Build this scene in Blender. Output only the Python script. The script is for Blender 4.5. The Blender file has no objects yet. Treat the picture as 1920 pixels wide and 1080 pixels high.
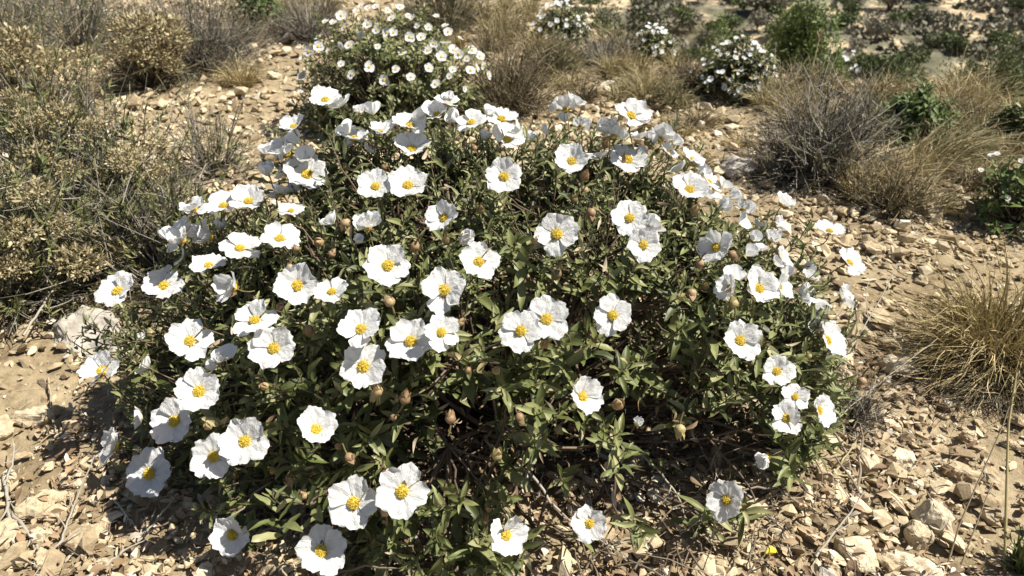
import bpy, bmesh, math, random
import numpy as np
from mathutils import Vector, Matrix

scene = bpy.context.scene
COL = scene.collection
RNG = np.random.RandomState(7)
random.seed(7)

# ------------------------------------------------------------------ camera, sky, sun, exposure
CAM_H, PITCH, FPX = 0.87, math.radians(33.0), 1507.0
cam_d = bpy.data.cameras.new('camera')
cam_d.sensor_width = 36.0
cam_d.lens = 36.0 * FPX / 1920.0
cam_d.clip_start = 0.02
cam_d.clip_end = 3000
cam_d.dof.use_dof = True
cam_d.dof.focus_distance = 0.98
cam_d.dof.aperture_fstop = 11.0
cam = bpy.data.objects.new('camera', cam_d)
COL.objects.link(cam)
cam.location = (0, 0, CAM_H)
cam.rotation_euler = (math.pi / 2 - PITCH, 0, 0)
scene.camera = cam

SUN = np.array([0.52, 0.00, 0.82]); SUN = SUN / np.linalg.norm(SUN)
world = bpy.data.worlds.new('World'); scene.world = world; world.use_nodes = True
wn = world.node_tree
for n in list(wn.nodes): wn.nodes.remove(n)
sky = wn.nodes.new('ShaderNodeTexSky'); sky.sky_type = 'NISHITA'; sky.sun_disc = False
sky.sun_elevation = math.asin(SUN[2]); sky.sun_rotation = math.atan2(SUN[0], SUN[1])
bg = wn.nodes.new('ShaderNodeBackground'); bg.inputs[1].default_value = 0.05
wo = wn.nodes.new('ShaderNodeOutputWorld')
wn.links.new(sky.outputs[0], bg.inputs[0]); wn.links.new(bg.outputs[0], wo.inputs[0])
sl = bpy.data.lights.new('sun', 'SUN'); sl.energy = 5.0; sl.angle = math.radians(0.53); sl.color = (1.0, 0.945, 0.845)
so = bpy.data.objects.new('sun', sl); COL.objects.link(so)
so.rotation_euler = Vector(SUN).to_track_quat('Z', 'Y').to_euler(); so.location = (2, 1, 5)
scene.view_settings.view_transform = 'Standard'
scene.view_settings.look = 'None'
scene.view_settings.gamma = 1.0
scene.view_settings.exposure = 0.90
try:
    scene.cycles.max_bounces = 6; scene.cycles.diffuse_bounces = 3; scene.cycles.transmission_bounces = 3
    scene.cycles.transparent_max_bounces = 4; scene.cycles.caustics_reflective = False; scene.cycles.caustics_refractive = False
except Exception:
    pass

# ------------------------------------------------------------------ small maths
FW = np.array([0, math.cos(PITCH), -math.sin(PITCH)])
UP = np.array([0, math.sin(PITCH), math.cos(PITCH)])
RT = np.array([1.0, 0, 0])
CO = np.array([0, 0, CAM_H])

def nrm(v):
    v = np.asarray(v, float)
    return v / np.maximum(np.linalg.norm(v, axis=-1, keepdims=True), 1e-9)

def ray(px, py):
    return FW + RT * ((px - 960) / FPX) + UP * ((540 - py) / FPX)

def _hash(ix, iy, seed):
    n = (ix.astype(np.int64) * 374761393 + iy.astype(np.int64) * 668265263 + seed * 1442695041) & 0x7fffffff
    n = ((n ^ (n >> 13)) * 1274126177) & 0x7fffffff
    return ((n ^ (n >> 16)) & 0xffff) / 65535.0

def vnoise(x, y, seed=0):
    x = np.asarray(x, float); y = np.asarray(y, float)
    ix = np.floor(x); iy = np.floor(y); fx = x - ix; fy = y - iy
    fx = fx * fx * (3 - 2 * fx); fy = fy * fy * (3 - 2 * fy)
    a = _hash(ix, iy, seed); b = _hash(ix + 1, iy, seed); c = _hash(ix, iy + 1, seed); d = _hash(ix + 1, iy + 1, seed)
    return (a * (1 - fx) + b * fx) * (1 - fy) + (c * (1 - fx) + d * fx) * fy - 0.5

def fbm(x, y, o=4, seed=0):
    s = 0; a = 1.0
    for k in range(o):
        s = s + a * vnoise(x * 2 ** k, y * 2 ** k, seed + k); a *= 0.5
    return s

EX = [-6, -1, 0, .2, .35, .65, 1.5, 3, 10]; EY = [14, 10, 6.0, 4.3, 3.5, 2.95, 2.45, 2.2, 2.6]
def H(x, y):
    """height of the terrain"""
    x = np.asarray(x, float); y = np.asarray(y, float)
    z = -0.05 * np.maximum(y - 1.3, 0)
    e = np.interp(x, EX, EY)
    d = np.maximum(y - e, 0)
    z = z - 0.50 * d * d / (d + 0.3)
    q_ = y / 2.6 + 1.6 * fbm(x / 9, y / 9, 2, 44)
    zv = -8.5 + 0.035 * (y - 30) + 1.1 * fbm(x / 14, y / 9, 3, 5) + 0.30 * (np.floor(q_) + np.clip((q_ - np.floor(q_)) * 5, 0, 1) - q_) + 0.16 * np.maximum(y - 75, 0)
    k = np.clip((y - 12) / 12, 0, 1)
    z = np.where(y > 12, np.maximum(z, zv), z)
    near = np.clip(1 - (y - 10) / 20, 0, 1)
    z = z + near * (0.035 * fbm(x * 1.7, y * 1.7, 3, 1) + 0.010 * fbm(x * 12, y * 12, 3, 9))
    # slight rise the shrub grows on
    return z

def ground(px, py):
    d = ray(px, py); t = 0.3
    while t < 200:
        p = CO + d * t
        if p[2] <= float(H(p[0], p[1])):
            break
        t *= 1.01
    return np.array([p[0], p[1], float(H(p[0], p[1]))]), t

# ------------------------------------------------------------------ materials
def mat(name):
    m = bpy.data.materials.new(name); m.use_nodes = True
    nt = m.node_tree
    for n in list(nt.nodes): nt.nodes.remove(n)
    o = nt.nodes.new('ShaderNodeOutputMaterial')
    p = nt.nodes.new('ShaderNodeBsdfPrincipled'); nt.links.new(p.outputs[0], o.inputs[0])
    return m, nt, p, o

def ramp(nt, fac, stops, interp='LINEAR'):
    r = nt.nodes.new('ShaderNodeValToRGB'); r.color_ramp.interpolation = interp
    cr = r.color_ramp
    while len(cr.elements) < len(stops): cr.elements.new(0.5)
    for e, (pos, c) in zip(cr.elements, stops):
        e.position = pos; e.color = (*c, 1)
    nt.links.new(fac, r.inputs[0])
    return r.outputs[0]

def attr(nt):
    a = nt.nodes.new('ShaderNodeAttribute'); a.attribute_name = 'rnd'
    return a.outputs['Fac']

def noise(nt, scale, detail=4, rough=0.6, vec=None, dim='3D'):
    t = nt.nodes.new('ShaderNodeTexNoise'); t.inputs['Scale'].default_value = scale
    t.inputs['Detail'].default_value = detail; t.inputs['Roughness'].default_value = rough
    if vec is None:
        g = nt.nodes.new('ShaderNodeNewGeometry'); vec = g.outputs['Position']
    nt.links.new(vec, t.inputs['Vector'])
    return t.outputs['Fac']

def mixc(nt, fac, a, b, mode='MIX'):
    m = nt.nodes.new('ShaderNodeMix'); m.data_type = 'RGBA'; m.blend_type = mode
    for s, v in ((m.inputs[0], fac), (m.inputs[6], a), (m.inputs[7], b)):
        if hasattr(v, 'links'): nt.links.new(v, s)
        elif isinstance(v, tuple): s.default_value = (*v, 1)
        else: s.default_value = v
    return m.outputs[2]

def bump(nt, p, h, strength, dist):
    b = nt.nodes.new('ShaderNodeBump'); b.inputs['Strength'].default_value = strength; b.inputs['Distance'].default_value = dist
    nt.links.new(h, b.inputs['Height']); nt.links.new(b.outputs[0], p.inputs['Normal'])

def m_plant(name, stops, rough=0.55, transl=0.25, back=None, nscale=60, spec=0.4):
    m, nt, p, o = mat(name)
    c = ramp(nt, attr(nt), stops)
    n = noise(nt, nscale, 3)
    c = mixc(nt, 0.35, c, ramp(nt, n, [(0.3, (0.45, 0.45, 0.45)), (0.7, (1.0, 1.0, 1.0))]), 'MULTIPLY')
    if back:
        g = nt.nodes.new('ShaderNodeNewGeometry')
        c = mixc(nt, g.outputs['Backfacing'], c, mixc(nt, 0.6, c, back))
    nt.links.new(c, p.inputs['Base Color']); p.inputs['Roughness'].default_value = rough
    p.inputs['Specular IOR Level'].default_value = spec
    if transl:
        t = nt.nodes.new('ShaderNodeBsdfTranslucent'); nt.links.new(c, t.inputs['Color'])
        mx = nt.nodes.new('ShaderNodeMixShader'); mx.inputs[0].default_value = transl
        nt.links.new(p.outputs[0], mx.inputs[1]); nt.links.new(t.outputs[0], mx.inputs[2])
        nt.links.new(mx.outputs[0], o.inputs[0])
    return m

def m_stone(name, stops, nscale=45, bstr=0.6):
    m, nt, p, o = mat(name)
    c = ramp(nt, attr(nt), stops)
    n1 = noise(nt, nscale, 6, 0.7); n2 = noise(nt, nscale * 5, 4, 0.7)
    c = mixc(nt, 0.75, c, ramp(nt, n1, [(0.32, (0.55, 0.5, 0.44)), (0.5, (0.93, .9, .86)), (0.68, (1.12, 1.1, 1.06))]), 'MULTIPLY')
    c = mixc(nt, 0.4, c, ramp(nt, n2, [(0.35, (0.6, 0.56, 0.5)), (0.6, (1.05, 1.05, 1.05))]), 'MULTIPLY')
    nt.links.new(c, p.inputs['Base Color']); p.inputs['Roughness'].default_value = 0.9
    p.inputs['Specular IOR Level'].default_value = 0.2
    bump(nt, p, mixc(nt, 0.5, n1, n2), bstr, 0.004)
    return m

M = {}
# ground soil
m, nt, p, o = mat('dirt')
n1 = noise(nt, 5, 6); n2 = noise(nt, 60, 6, 0.7); n3 = noise(nt, 260, 4, 0.7)
c = ramp(nt, n1, [(0.35, (0.20, 0.155, 0.095)), (0.5, (0.31, 0.25, 0.158)), (0.68, (0.42, 0.35, 0.235))])
c = mixc(nt, 0.8, c, ramp(nt, n2, [(0.35, (0.5, 0.46, 0.42)), (0.5, (0.9, 0.88, 0.85)), (0.65, (1.15, 1.12, 1.08))]), 'MULTIPLY')
g = nt.nodes.new('ShaderNodeNewGeometry'); sp = nt.nodes.new('ShaderNodeSeparateXYZ'); nt.links.new(g.outputs['Position'], sp.inputs[0])
mr = nt.nodes.new('ShaderNodeMapRange'); mr.inputs[1].default_value = 9; mr.inputs[2].default_value = 16
nt.links.new(sp.outputs['Y'], mr.inputs[0])
f1 = noise(nt, 0.30, 5, 0.7)
fc = ramp(nt, f1, [(0.42, (0.13, 0.125, 0.085)), (0.52, (0.22, 0.20, 0.145)), (0.56, (0.47, 0.37, 0.25)), (0.75, (0.50, 0.38, 0.25))])
fc = mixc(nt, 0.8, fc, ramp(nt, noise(nt, 1.6, 6, 0.7), [(0.38, (0.45, 0.45, 0.4)), (0.6, (1.1, 1.1, 1.05))]), 'MULTIPLY')
c = mixc(nt, mr.outputs[0], c, fc)
nt.links.new(c, p.inputs['Base Color']); p.inputs['Roughness'].default_value = 0.95; p.inputs['Specular IOR Level'].default_value = 0.1
bump(nt, p, mixc(nt, 0.5, n2, n3), 0.9, 0.006)
M['dirt'] = m

TAN = [(0, (0.235, 0.18, 0.115)), (0.3, (0.385, 0.312, 0.205)), (0.6, (0.51, 0.425, 0.285)), (0.9, (0.61, 0.525, 0.375)), (1, (0.70, 0.66, 0.56))]
M['pebble'] = m_stone('pebble_stone', TAN, 60, 0.5)
M['stone'] = m_stone('limestone', [(0, (0.43, 0.355, 0.24)), (0.5, (0.53, 0.45, 0.315)), (1, (0.62, 0.55, 0.42))], 40, 0.9)
M['grey_stone'] = m_stone('grey_limestone', [(0, (0.40, 0.375, 0.335)), (1, (0.48, 0.45, 0.41))], 22, 1.0)
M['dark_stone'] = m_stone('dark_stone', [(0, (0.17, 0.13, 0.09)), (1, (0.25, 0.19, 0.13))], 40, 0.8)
M['litter'] = m_plant('dry_litter', [(0, (0.16, 0.10, 0.055)), (0.4, (0.32, 0.215, 0.12)), (0.8, (0.48, 0.37, 0.235)), (1, (0.66, 0.6, 0.5))], 0.7, 0.1)
M['leaf'] = m_plant('rockrose_leaf', [(0, (0.060, 0.074, 0.020)), (0.3, (0.135, 0.155, 0.048)), (0.65, (0.24, 0.255, 0.10)), (0.88, (0.40, 0.38, 0.20)), (1, (0.50, 0.39, 0.21))], 0.5, 0.22, (0.24, 0.26, 0.15), 160, 0.45)
M['deadleaf'] = m_plant('withered_leaf', [(0, (0.12, 0.08, 0.045)), (0.6, (0.30, 0.21, 0.12)), (1, (0.52, 0.44, 0.33))], 0.7, 0.1)
M['wood'] = m_plant('rockrose_stem', [(0, (0.06, 0.04, 0.025)), (0.6, (0.14, 0.10, 0.065)), (1, (0.30, 0.25, 0.19))], 0.8, 0, None, 200)
M['greytwig'] = m_plant('grey_twig', [(0, (0.055, 0.048, 0.038)), (0.5, (0.16, 0.14, 0.11)), (1, (0.46, 0.42, 0.34))], 0.8, 0, None, 150)
M['browntwig'] = m_plant('brown_twig', [(0, (0.065, 0.05, 0.03)), (0.5, (0.18, 0.145, 0.085)), (1, (0.46, 0.38, 0.24))], 0.8, 0, None, 150)
M['needle'] = m_plant('narrow_leaf', [(0, (0.055, 0.07, 0.026)), (0.35, (0.13, 0.15, 0.055)), (0.62, (0.24, 0.24, 0.10)), (0.75, (0.36, 0.28, 0.14)), (1, (0.58, 0.48, 0.31))], 0.6, 0.15)
M['needle_dark'] = m_plant('dark_narrow_leaf', [(0, (0.035, 0.045, 0.022)), (0.5, (0.085, 0.10, 0.045)), (1, (0.17, 0.17, 0.09))], 0.6, 0.1)
M['head'] = m_plant('dry_flower_head', [(0, (0.20, 0.165, 0.08)), (0.5, (0.39, 0.32, 0.17)), (1, (0.60, 0.52, 0.33))], 0.8, 0.15)
M['straw'] = m_plant('dry_straw', [(0, (0.155, 0.13, 0.06)), (0.35, (0.29, 0.24, 0.11)), (0.7, (0.44, 0.365, 0.185)), (1, (0.60, 0.52, 0.32))], 0.6, 0.15)
M['olive_straw'] = m_plant('olive_straw', [(0, (0.13, 0.105, 0.04)), (0.3, (0.26, 0.205, 0.08)), (0.65, (0.43, 0.33, 0.145)), (1, (0.62, 0.50, 0.28))], 0.6, 0.15)
M['greenblade'] = m_plant('green_blade', [(0, (0.05, 0.08, 0.02)), (0.6, (0.11, 0.16, 0.045)), (1, (0.22, 0.25, 0.09))], 0.5, 0.25)
M['fargreen'] = m_plant('far_leaf', [(0, (0.035, 0.055, 0.018)), (0.5, (0.085, 0.11, 0.035)), (1, (0.165, 0.19, 0.07))], 0.6, 0.15)
M['brightgreen'] = m_plant('bright_leaf', [(0, (0.06, 0.10, 0.022)), (0.5, (0.13, 0.18, 0.05)), (1, (0.24, 0.29, 0.10))], 0.6, 0.25)
M['scrub'] = m_plant('far_scrub', [(0, (0.10, 0.10, 0.065)), (0.5, (0.20, 0.185, 0.13)), (1, (0.34, 0.305, 0.225))], 0.8, 0)
M['bud'] = m_plant('bud_sepal', [(0, (0.16, 0.15, 0.055)), (0.4, (0.30, 0.19, 0.10)), (0.8, (0.43, 0.29, 0.17)), (1, (0.42, 0.36, 0.16))], 0.55, 0.15, None, 300)
M['white_bit'] = m_plant('white_blossom', [(0, (0.6, 0.58, 0.5)), (1, (0.82, 0.81, 0.77))], 0.6, 0.2)
# petals
m, nt, p, o = mat('white_petal')
tc = nt.nodes.new('ShaderNodeTexCoord')
sx = nt.nodes.new('ShaderNodeSeparateXYZ'); nt.links.new(tc.outputs['Object'], sx.inputs[0])
c = ramp(nt, attr(nt), [(0.0, (0.80, 0.62, 0.14)), (0.16, (0.83, 0.78, 0.55)), (0.30, (0.84, 0.84, 0.83)), (1, (0.84, 0.84, 0.835))])
v = noise(nt, 9, 4, 0.6, tc.outputs['Object'])
w = nt.nodes.new('ShaderNodeTexNoise'); w.inputs['Scale'].default_value = 6; w.inputs['Detail'].default_value = 3
mp = nt.nodes.new('ShaderNodeMapping'); mp.inputs['Scale'].default_value = (5.5, 0.9, 1)
nt.links.new(tc.outputs['Object'], mp.inputs[0]); nt.links.new(mp.outputs[0], w.inputs['Vector'])
c = mixc(nt, 0.14, c, ramp(nt, w.outputs['Fac'], [(0.4, (0.55, 0.55, 0.56)), (0.6, (1, 1, 1))]), 'MULTIPLY')
nt.links.new(c, p.inputs['Base Color']); p.inputs['Roughness'].default_value = 0.55; p.inputs['Specular IOR Level'].default_value = 0.25
bump(nt, p, mixc(nt, 0.6, v, w.outputs['Fac']), 0.40, 0.05)
t = nt.nodes.new('ShaderNodeBsdfTranslucent'); nt.links.new(c, t.inputs['Color'])
mx = nt.nodes.new('ShaderNodeMixShader'); mx.inputs[0].default_value = 0.34
nt.links.new(p.outputs[0], mx.inputs[1]); nt.links.new(t.outputs[0], mx.inputs[2]); nt.links.new(mx.outputs[0], o.inputs[0])
M['petal'] = m
M['anther'] = m_plant('yellow_anther', [(0, (0.66, 0.40, 0.02)), (0.35, (0.84, 0.60, 0.05)), (1, (0.93, 0.77, 0.16))], 0.6, 0.1, None, 300)
M['yellow'] = m_plant('yellow_petal', [(0, (0.75, 0.6, 0.05)), (1, (0.85, 0.72, 0.08))], 0.6, 0.2)

# ------------------------------------------------------------------ mesh helpers
def mesh_np(name, V, F, mt, parent=None, rnd=None, smooth=True, link=True):
    """one mesh object; F is a list of (n,k) face arrays"""
    me = bpy.data.meshes.new(name)
    V = np.asarray(V, np.float32)
    me.vertices.add(len(V)); me.vertices.foreach_set('co', V.ravel())
    loops = np.concatenate([f.ravel() for f in F]).astype(np.int32)
    tot = np.concatenate([np.full(len(f), f.shape[1]) for f in F]).astype(np.int32)
    st = np.concatenate([[0], np.cumsum(tot)[:-1]]).astype(np.int32)
    me.loops.add(len(loops)); me.loops.foreach_set('vertex_index', loops)
    me.polygons.add(len(tot)); me.polygons.foreach_set('loop_start', st); me.polygons.foreach_set('loop_total', tot)
    me.polygons.foreach_set('use_smooth', np.full(len(tot), smooth, bool))
    if rnd is not None:
        a = me.attributes.new('rnd', 'FLOAT', 'POINT'); a.data.foreach_set('value', np.asarray(rnd, np.float32))
    me.update(calc_edges=True); me.validate()
    me.materials.append(mt)
    if not link: return me
    return link_obj(name, me, parent)

def link_obj(name, me, parent=None, loc=None, mw=None):
    o = bpy.data.objects.new(name, me); COL.objects.link(o)
    if parent is not None: o.parent = parent
    if mw is not None: o.matrix_basis = mw
    elif loc is not None: o.location = loc
    return o

def tag(o, label=None, cat=None, group=None, kind=None):
    if label: o['label'] = label
    if cat: o['category'] = cat
    if group: o['group'] = group
    if kind: o['kind'] = kind
    return o

def thing(name, label, cat, loc, group=None):
    o = bpy.data.objects.new(name, None); COL.objects.link(o); o.location = [float(v) for v in loc]
    o.empty_display_size = 0.02
    return tag(o, label, cat, group)

class Geo:
    """collects pieces that form ONE part"""
    def __init__(s): s.V = []; s.F = []; s.R = []; s.n = 0
    def add(s, V, F, R=None):
        V = np.asarray(V).reshape(-1, 3)
        for f in (F if isinstance(F, list) else [F]): s.F.append(f + s.n)
        s.V.append(V); s.R.append(np.full(len(V), .5) if R is None else np.asarray(R)); s.n += len(V)
    def build(s, name, mt, parent=None, smooth=True, origin=None, link=True):
        V = np.concatenate(s.V)
        if origin is not None: V = V - np.asarray(origin)
        by = {}
        for f in s.F: by.setdefault(f.shape[1], []).append(f)
        return mesh_np(name, V, [np.concatenate(v) for v in by.values()], mt, parent, np.concatenate(s.R), smooth, link)

def frames(d, up):
    """rotation matrices whose Y column is d and Z column is close to up"""
    y = nrm(d); x = nrm(np.cross(y, up)); z = np.cross(x, y)
    return np.stack([x, y, z], axis=-1)

def scatter(geo, temps, idx, pos, R, S, rnd):
    for k, (tv, tf) in enumerate(temps):
        s = np.where(idx == k)[0]
        if not len(s): continue
        loc = tv[None] * S[s][:, None, :]
        V = np.einsum('nij,nkj->nki', R[s], loc) + pos[s][:, None, :]
        off = (np.arange(len(s)) * len(tv))[:, None, None]
        F = (tf[None] + off).reshape(-1, tf.shape[1])
        geo.add(V, F, np.repeat(rnd[s], len(tv)))

def tubes(geo, P, rad, rnd, sides=5):
    """P (n,m,3) centre lines, rad (n,m)"""
    n, m, _ = P.shape
    T = np.gradient(P, axis=1); T = nrm(T)
    ref = nrm(np.array([0.31, 0.22, 0.92]) + 0 * T)
    bad = np.abs((T * ref).sum(-1)) > 0.97
    ref = np.where(bad[..., None], np.array([1.0, 0, 0]), ref)
    A = nrm(np.cross(T, ref)); B = np.cross(T, A)
    a = np.arange(sides) * 2 * np.pi / sides
    ring = P[:, :, None] + rad[:, :, None, None] * (np.cos(a)[None, None, :, None] * A[:, :, None] + np.sin(a)[None, None, :, None] * B[:, :, None])
    V = ring.reshape(-1, 3)
    i = np.arange(n)[:, None, None]; j = np.arange(m - 1)[None, :, None]; k = np.arange(sides)[None, None, :]
    k2 = (k + 1) % sides
    def vid(i, j, k): return (i * m + j) * sides + k
    F = np.stack([vid(i, j, k), vid(i, j, k2), vid(i, j + 1, k2), vid(i, j + 1, k)], -1).reshape(-1, 4)
    geo.add(V, F, np.repeat(rnd, m * sides))

def ribbons(geo, P, W, rnd, side=None):
    n, m, _ = P.shape
    T = nrm(np.gradient(P, axis=1))
    if side is None: side = nrm(RNG.randn(n, 1, 3))
    S = nrm(np.cross(T, side))
    V = np.stack([P - S * W[..., None], P + S * W[..., None]], 2).reshape(-1, 3)
    i = np.arange(n)[:, None]; j = np.arange(m - 1)[None]
    b = (i * m + j) * 2
    F = np.stack([b, b + 1, b + 3, b + 2], -1).reshape(-1, 4)
    geo.add(V, F, np.repeat(rnd, m * 2))

def bez(a, b, c, m):
    t = np.linspace(0, 1, m)[None, :, None]
    return (1 - t) ** 2 * a[:, None] + 2 * t * (1 - t) * b[:, None] + t * t * c[:, None]

def jitter(P, amp):
    n, m, _ = P.shape
    J = RNG.randn(n, m, 3) * amp; J[:, 0] = 0
    return P + J

def grid_faces(a, b):
    i = np.arange(a - 1)[:, None]; j = np.arange(b - 1)[None]
    v = i * b + j
    return np.stack([v, v + 1, v + b + 1, v + b], -1).reshape(-1, 4)

def leaf_template(w=0.24, curl=0.25, fold=0.35, nx=3, ny=7, twist=0.0):
    s = np.linspace(-1, 1, nx); t = np.linspace(0, 1, ny)
    T, S = np.meshgrid(t, s, indexing='ij')
    hw = w * 0.5 * np.maximum(np.sin(np.pi * np.clip(T, 0.02, 0.985) ** 0.85), 0.03) ** 0.8
    x = S * hw; y = T
    z = -curl * T ** 2 + fold * np.abs(x) + 0.02 * np.sin(T * 14) * np.abs(S) + twist * S * T * w
    return np.stack([x, y, z], -1).reshape(-1, 3), grid_faces(ny, nx)

def hull_template(n=14, flat=(1, 0.8, 0.45), seed=0):
    r = np.random.RandomState(seed)
    bm = bmesh.new()
    P = nrm(r.randn(n, 3)) * (0.85 + 0.3 * r.rand(n, 1))
    for q in P * np.array(flat): bm.verts.new(q)
    res = bmesh.ops.convex_hull(bm, input=bm.verts)
    inner = [g for g in res['geom_interior'] if isinstance(g, bmesh.types.BMVert)]
    if inner: bmesh.ops.delete(bm, geom=inner, context='VERTS')
    bmesh.ops.triangulate(bm, faces=bm.faces)
    bm.verts.index_update()
    V = np.array([v.co[:] for v in bm.verts]); F = np.array([[v.index for v in f.verts] for f in bm.faces])
    bm.free()
    return V * 0.5, F

def ico(sub=1):
    bm = bmesh.new(); bmesh.ops.create_icosphere(bm, subdivisions=sub, radius=1)
    bm.verts.index_update()
    V = np.array([v.co[:] for v in bm.verts]); F = np.array([[v.index for v in f.verts] for f in bm.faces]); bm.free()
    return V, F

def rotz(a):
    c, s = np.cos(a), np.sin(a); z = 0 * a
    return np.stack([np.stack([c, -s, z], -1), np.stack([s, c, z], -1), np.stack([z, z, z + 1], -1)], -2)

def rand_rot_flat(n, tilt=0.35):
    up = nrm(np.stack([RNG.randn(n) * tilt, RNG.randn(n) * tilt, np.ones(n)], -1))
    a = RNG.rand(n) * 2 * np.pi
    d = np.stack([np.cos(a), np.sin(a), 0 * a], -1)
    d = d - (d * up).sum(-1, keepdims=True) * up
    return frames(d, up)

# ------------------------------------------------------------------ the ground: one sheet to the horizon
def axis_coords(dense0, dense1, step, far, grow=1.07):
    c = list(np.arange(dense0, dense1, step))
    s = step; v = dense1
    while v < far: c.append(v); s *= grow; v += s
    s = step; v = dense0 - step
    lo = []
    while v > -far: lo.append(v); s *= grow; v -= s
    return np.array(lo[::-1] + c)
gx = axis_coords(-1.6, 1.8, 0.0125, 1500, 1.045); gy = axis_coords(0.2, 3.6, 0.0125, 1500, 1.045)
X, Y = np.meshgrid(gx, gy, indexing='ij')
Z = H(X, Y)
Z = Z + np.where((Y < 6) & (Y > -1), 0.004 * fbm(X * 45, Y * 45, 2, 33), 0)
gnd = mesh_np('ground', np.stack([X, Y, Z], -1).reshape(-1, 3), [grid_faces(len(gx), len(gy))[:, ::1]], M['dirt'])
tag(gnd, kind='structure')
if gnd.data.polygons[0].normal.z < 0: gnd.data.flip_normals()

# ------------------------------------------------------------------ loose stones
PT = [hull_template(12 + k % 5, (1, .5 + .06 * (k % 5), .32 + .07 * (k % 4)), 100 + k) for k in range(16)]
def scatter_stones(n, x0, x1, y0, y1, smin, smax, power, name, label, mt, edge=True, align=0.0):
    x = x0 + (x1 - x0) * RNG.rand(n); y = y0 + (y1 - y0) * RNG.rand(n)
    e = np.interp(x, EX, EY)
    px = 960 + FPX * x / (y * FW[1] - CAM_H * FW[2] * 1.0 + 1e-6)
    ok = (y < e + 0.6) & ((px > -150) & (px < 2070) | (x < -1.25))
    x, y = x[ok], y[ok]; n = len(x)
    s = smin + (smax - smin) * RNG.rand(n) ** power
    clump = fbm(x * 3, y * 3, 3, 50)
    keep = RNG.rand(n) < np.clip(0.8 + 1.3 * clump, 0.35, 1)
    x, y, s = x[keep], y[keep], s[keep]; n = len(x)
    z = H(x, y) + s * (0.05 + .35 * RNG.rand(n))
    R = rand_rot_flat(n, 0.4)
    if align:
        k = RNG.rand(n) < align * np.clip((x - .2) * 3, 0, 1)
        a = math.radians(-38) + RNG.randn(n) * 0.35
        d = np.stack([np.cos(a), np.sin(a), 0 * a], -1); up = nrm(np.stack([RNG.randn(n) * .3 + .35, RNG.randn(n) * .3 + .3, np.ones(n)], -1))
        d = d - (d * up).sum(-1, keepdims=True) * up
        # template long axis is X: put X along d
        yv = np.cross(up, nrm(d)); R2 = np.stack([nrm(d), yv, up], -1)
        R = np.where(k[:, None, None], R2, R)
    S = s[:, None] * (0.8 + 0.5 * RNG.rand(n, 3))
    g = Geo(); scatter(g, PT, RNG.randint(0, len(PT), n), np.stack([x, y, z], -1), R, S, np.clip(RNG.rand(n) ** 0.9, 0, 1))
    o = g.build(name, mt, smooth=False)
    return tag(o, label, 'gravel', kind='stuff')
scatter_stones(30000, -1.3, 1.6, .45, 2.4, .005, .024, 2.0, 'gravel', 'loose tan gravel covering the dry ground around the flowering shrub', M['pebble'], align=.6)
scatter_stones(8500, -1.3, 1.7, .45, 2.6, .015, .050, 2.0, 'small_rubble', 'small angular tan stones mixed through the gravel', M['pebble'], align=.8)
scatter_stones(24000, -2.6, 2.8, 1.9, 6.5, .012, .06, 2.3, 'far_gravel', 'stony ground between the plants higher up the slope', M['pebble'], align=.3)

scatter_stones(6000, -4.2, -1.25, .3, 3.2, .010, .05, 2.4, 'side_gravel', 'stony ground beneath the dwarf bushes at the left', M['pebble'])
# individually visible rocks
def make_rock(name, label, px, py, wpx, hpx, mt='stone', group=None, rot=0.0, flat=0.5, seed=0, sink=0.25):
    P, t = ground(px, py + hpx * 0.25)
    w = wpx * t / FPX; d = max(hpx * t / FPX * 1.1, w * 0.45)
    bm = bmesh.new(); r = np.random.RandomState(seed + 900)
    pts = nrm(r.randn(22, 3)) * (0.8 + .35 * r.rand(22, 1))
    pts = np.clip(pts, -0.85, 0.85)
    for q in pts * np.array([w * .55, d * .55, min(w, d) * flat]): bm.verts.new(q)
    res = bmesh.ops.convex_hull(bm, input=bm.verts)
    inner = [g for g in res['geom_interior'] if isinstance(g, bmesh.types.BMVert)]
    if inner: bmesh.ops.delete(bm, geom=inner, context='VERTS')
    bmesh.ops.dissolve_limit(bm, angle_limit=0.12, verts=bm.verts, edges=bm.edges)
    bmesh.ops.bevel(bm, geom=bm.edges[:], offset=w * 0.03, segments=1, affect='EDGES')
    bmesh.ops.triangulate(bm, faces=bm.faces)
    bmesh.ops.subdivide_edges(bm, edges=bm.edges, cuts=3, use_grid_fill=True)
    bm.normal_update(); bm.verts.index_update()
    V = np.array([v.co[:] for v in bm.verts]); N = np.array([v.normal[:] for v in bm.verts])
    F = [f for f in bm.faces]
    tri = np.array([[v.index for v in f.verts] for f in F if len(f.verts) == 3]).reshape(-1, 3); quad = np.array([[v.index for v in f.verts] for f in F if len(f.verts) == 4]).reshape(-1, 4)
    bm.free()
    q = V / w
    nz = fbm(q[:, 0] * 7 + seed, q[:, 1] * 7 + q[:, 2] * 5, 4, seed)
    V = V + N * (nz * w * 0.09)[:, None]
    c, s = math.cos(rot), math.sin(rot)
    V = V @ np.array([[c, s, 0], [-s, c, 0], [0, 0, 1]])
    fl = [f for f in (tri, quad) if len(f)]
    o = mesh_np(name, V, fl, M[mt], rnd=np.full(len(V), r.rand()), smooth=False)
    o.location = P + np.array([0, 0, min(w, d) * flat * (1 - 2 * sink) * .6])
    return tag(o, label, 'rock', group)
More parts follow.
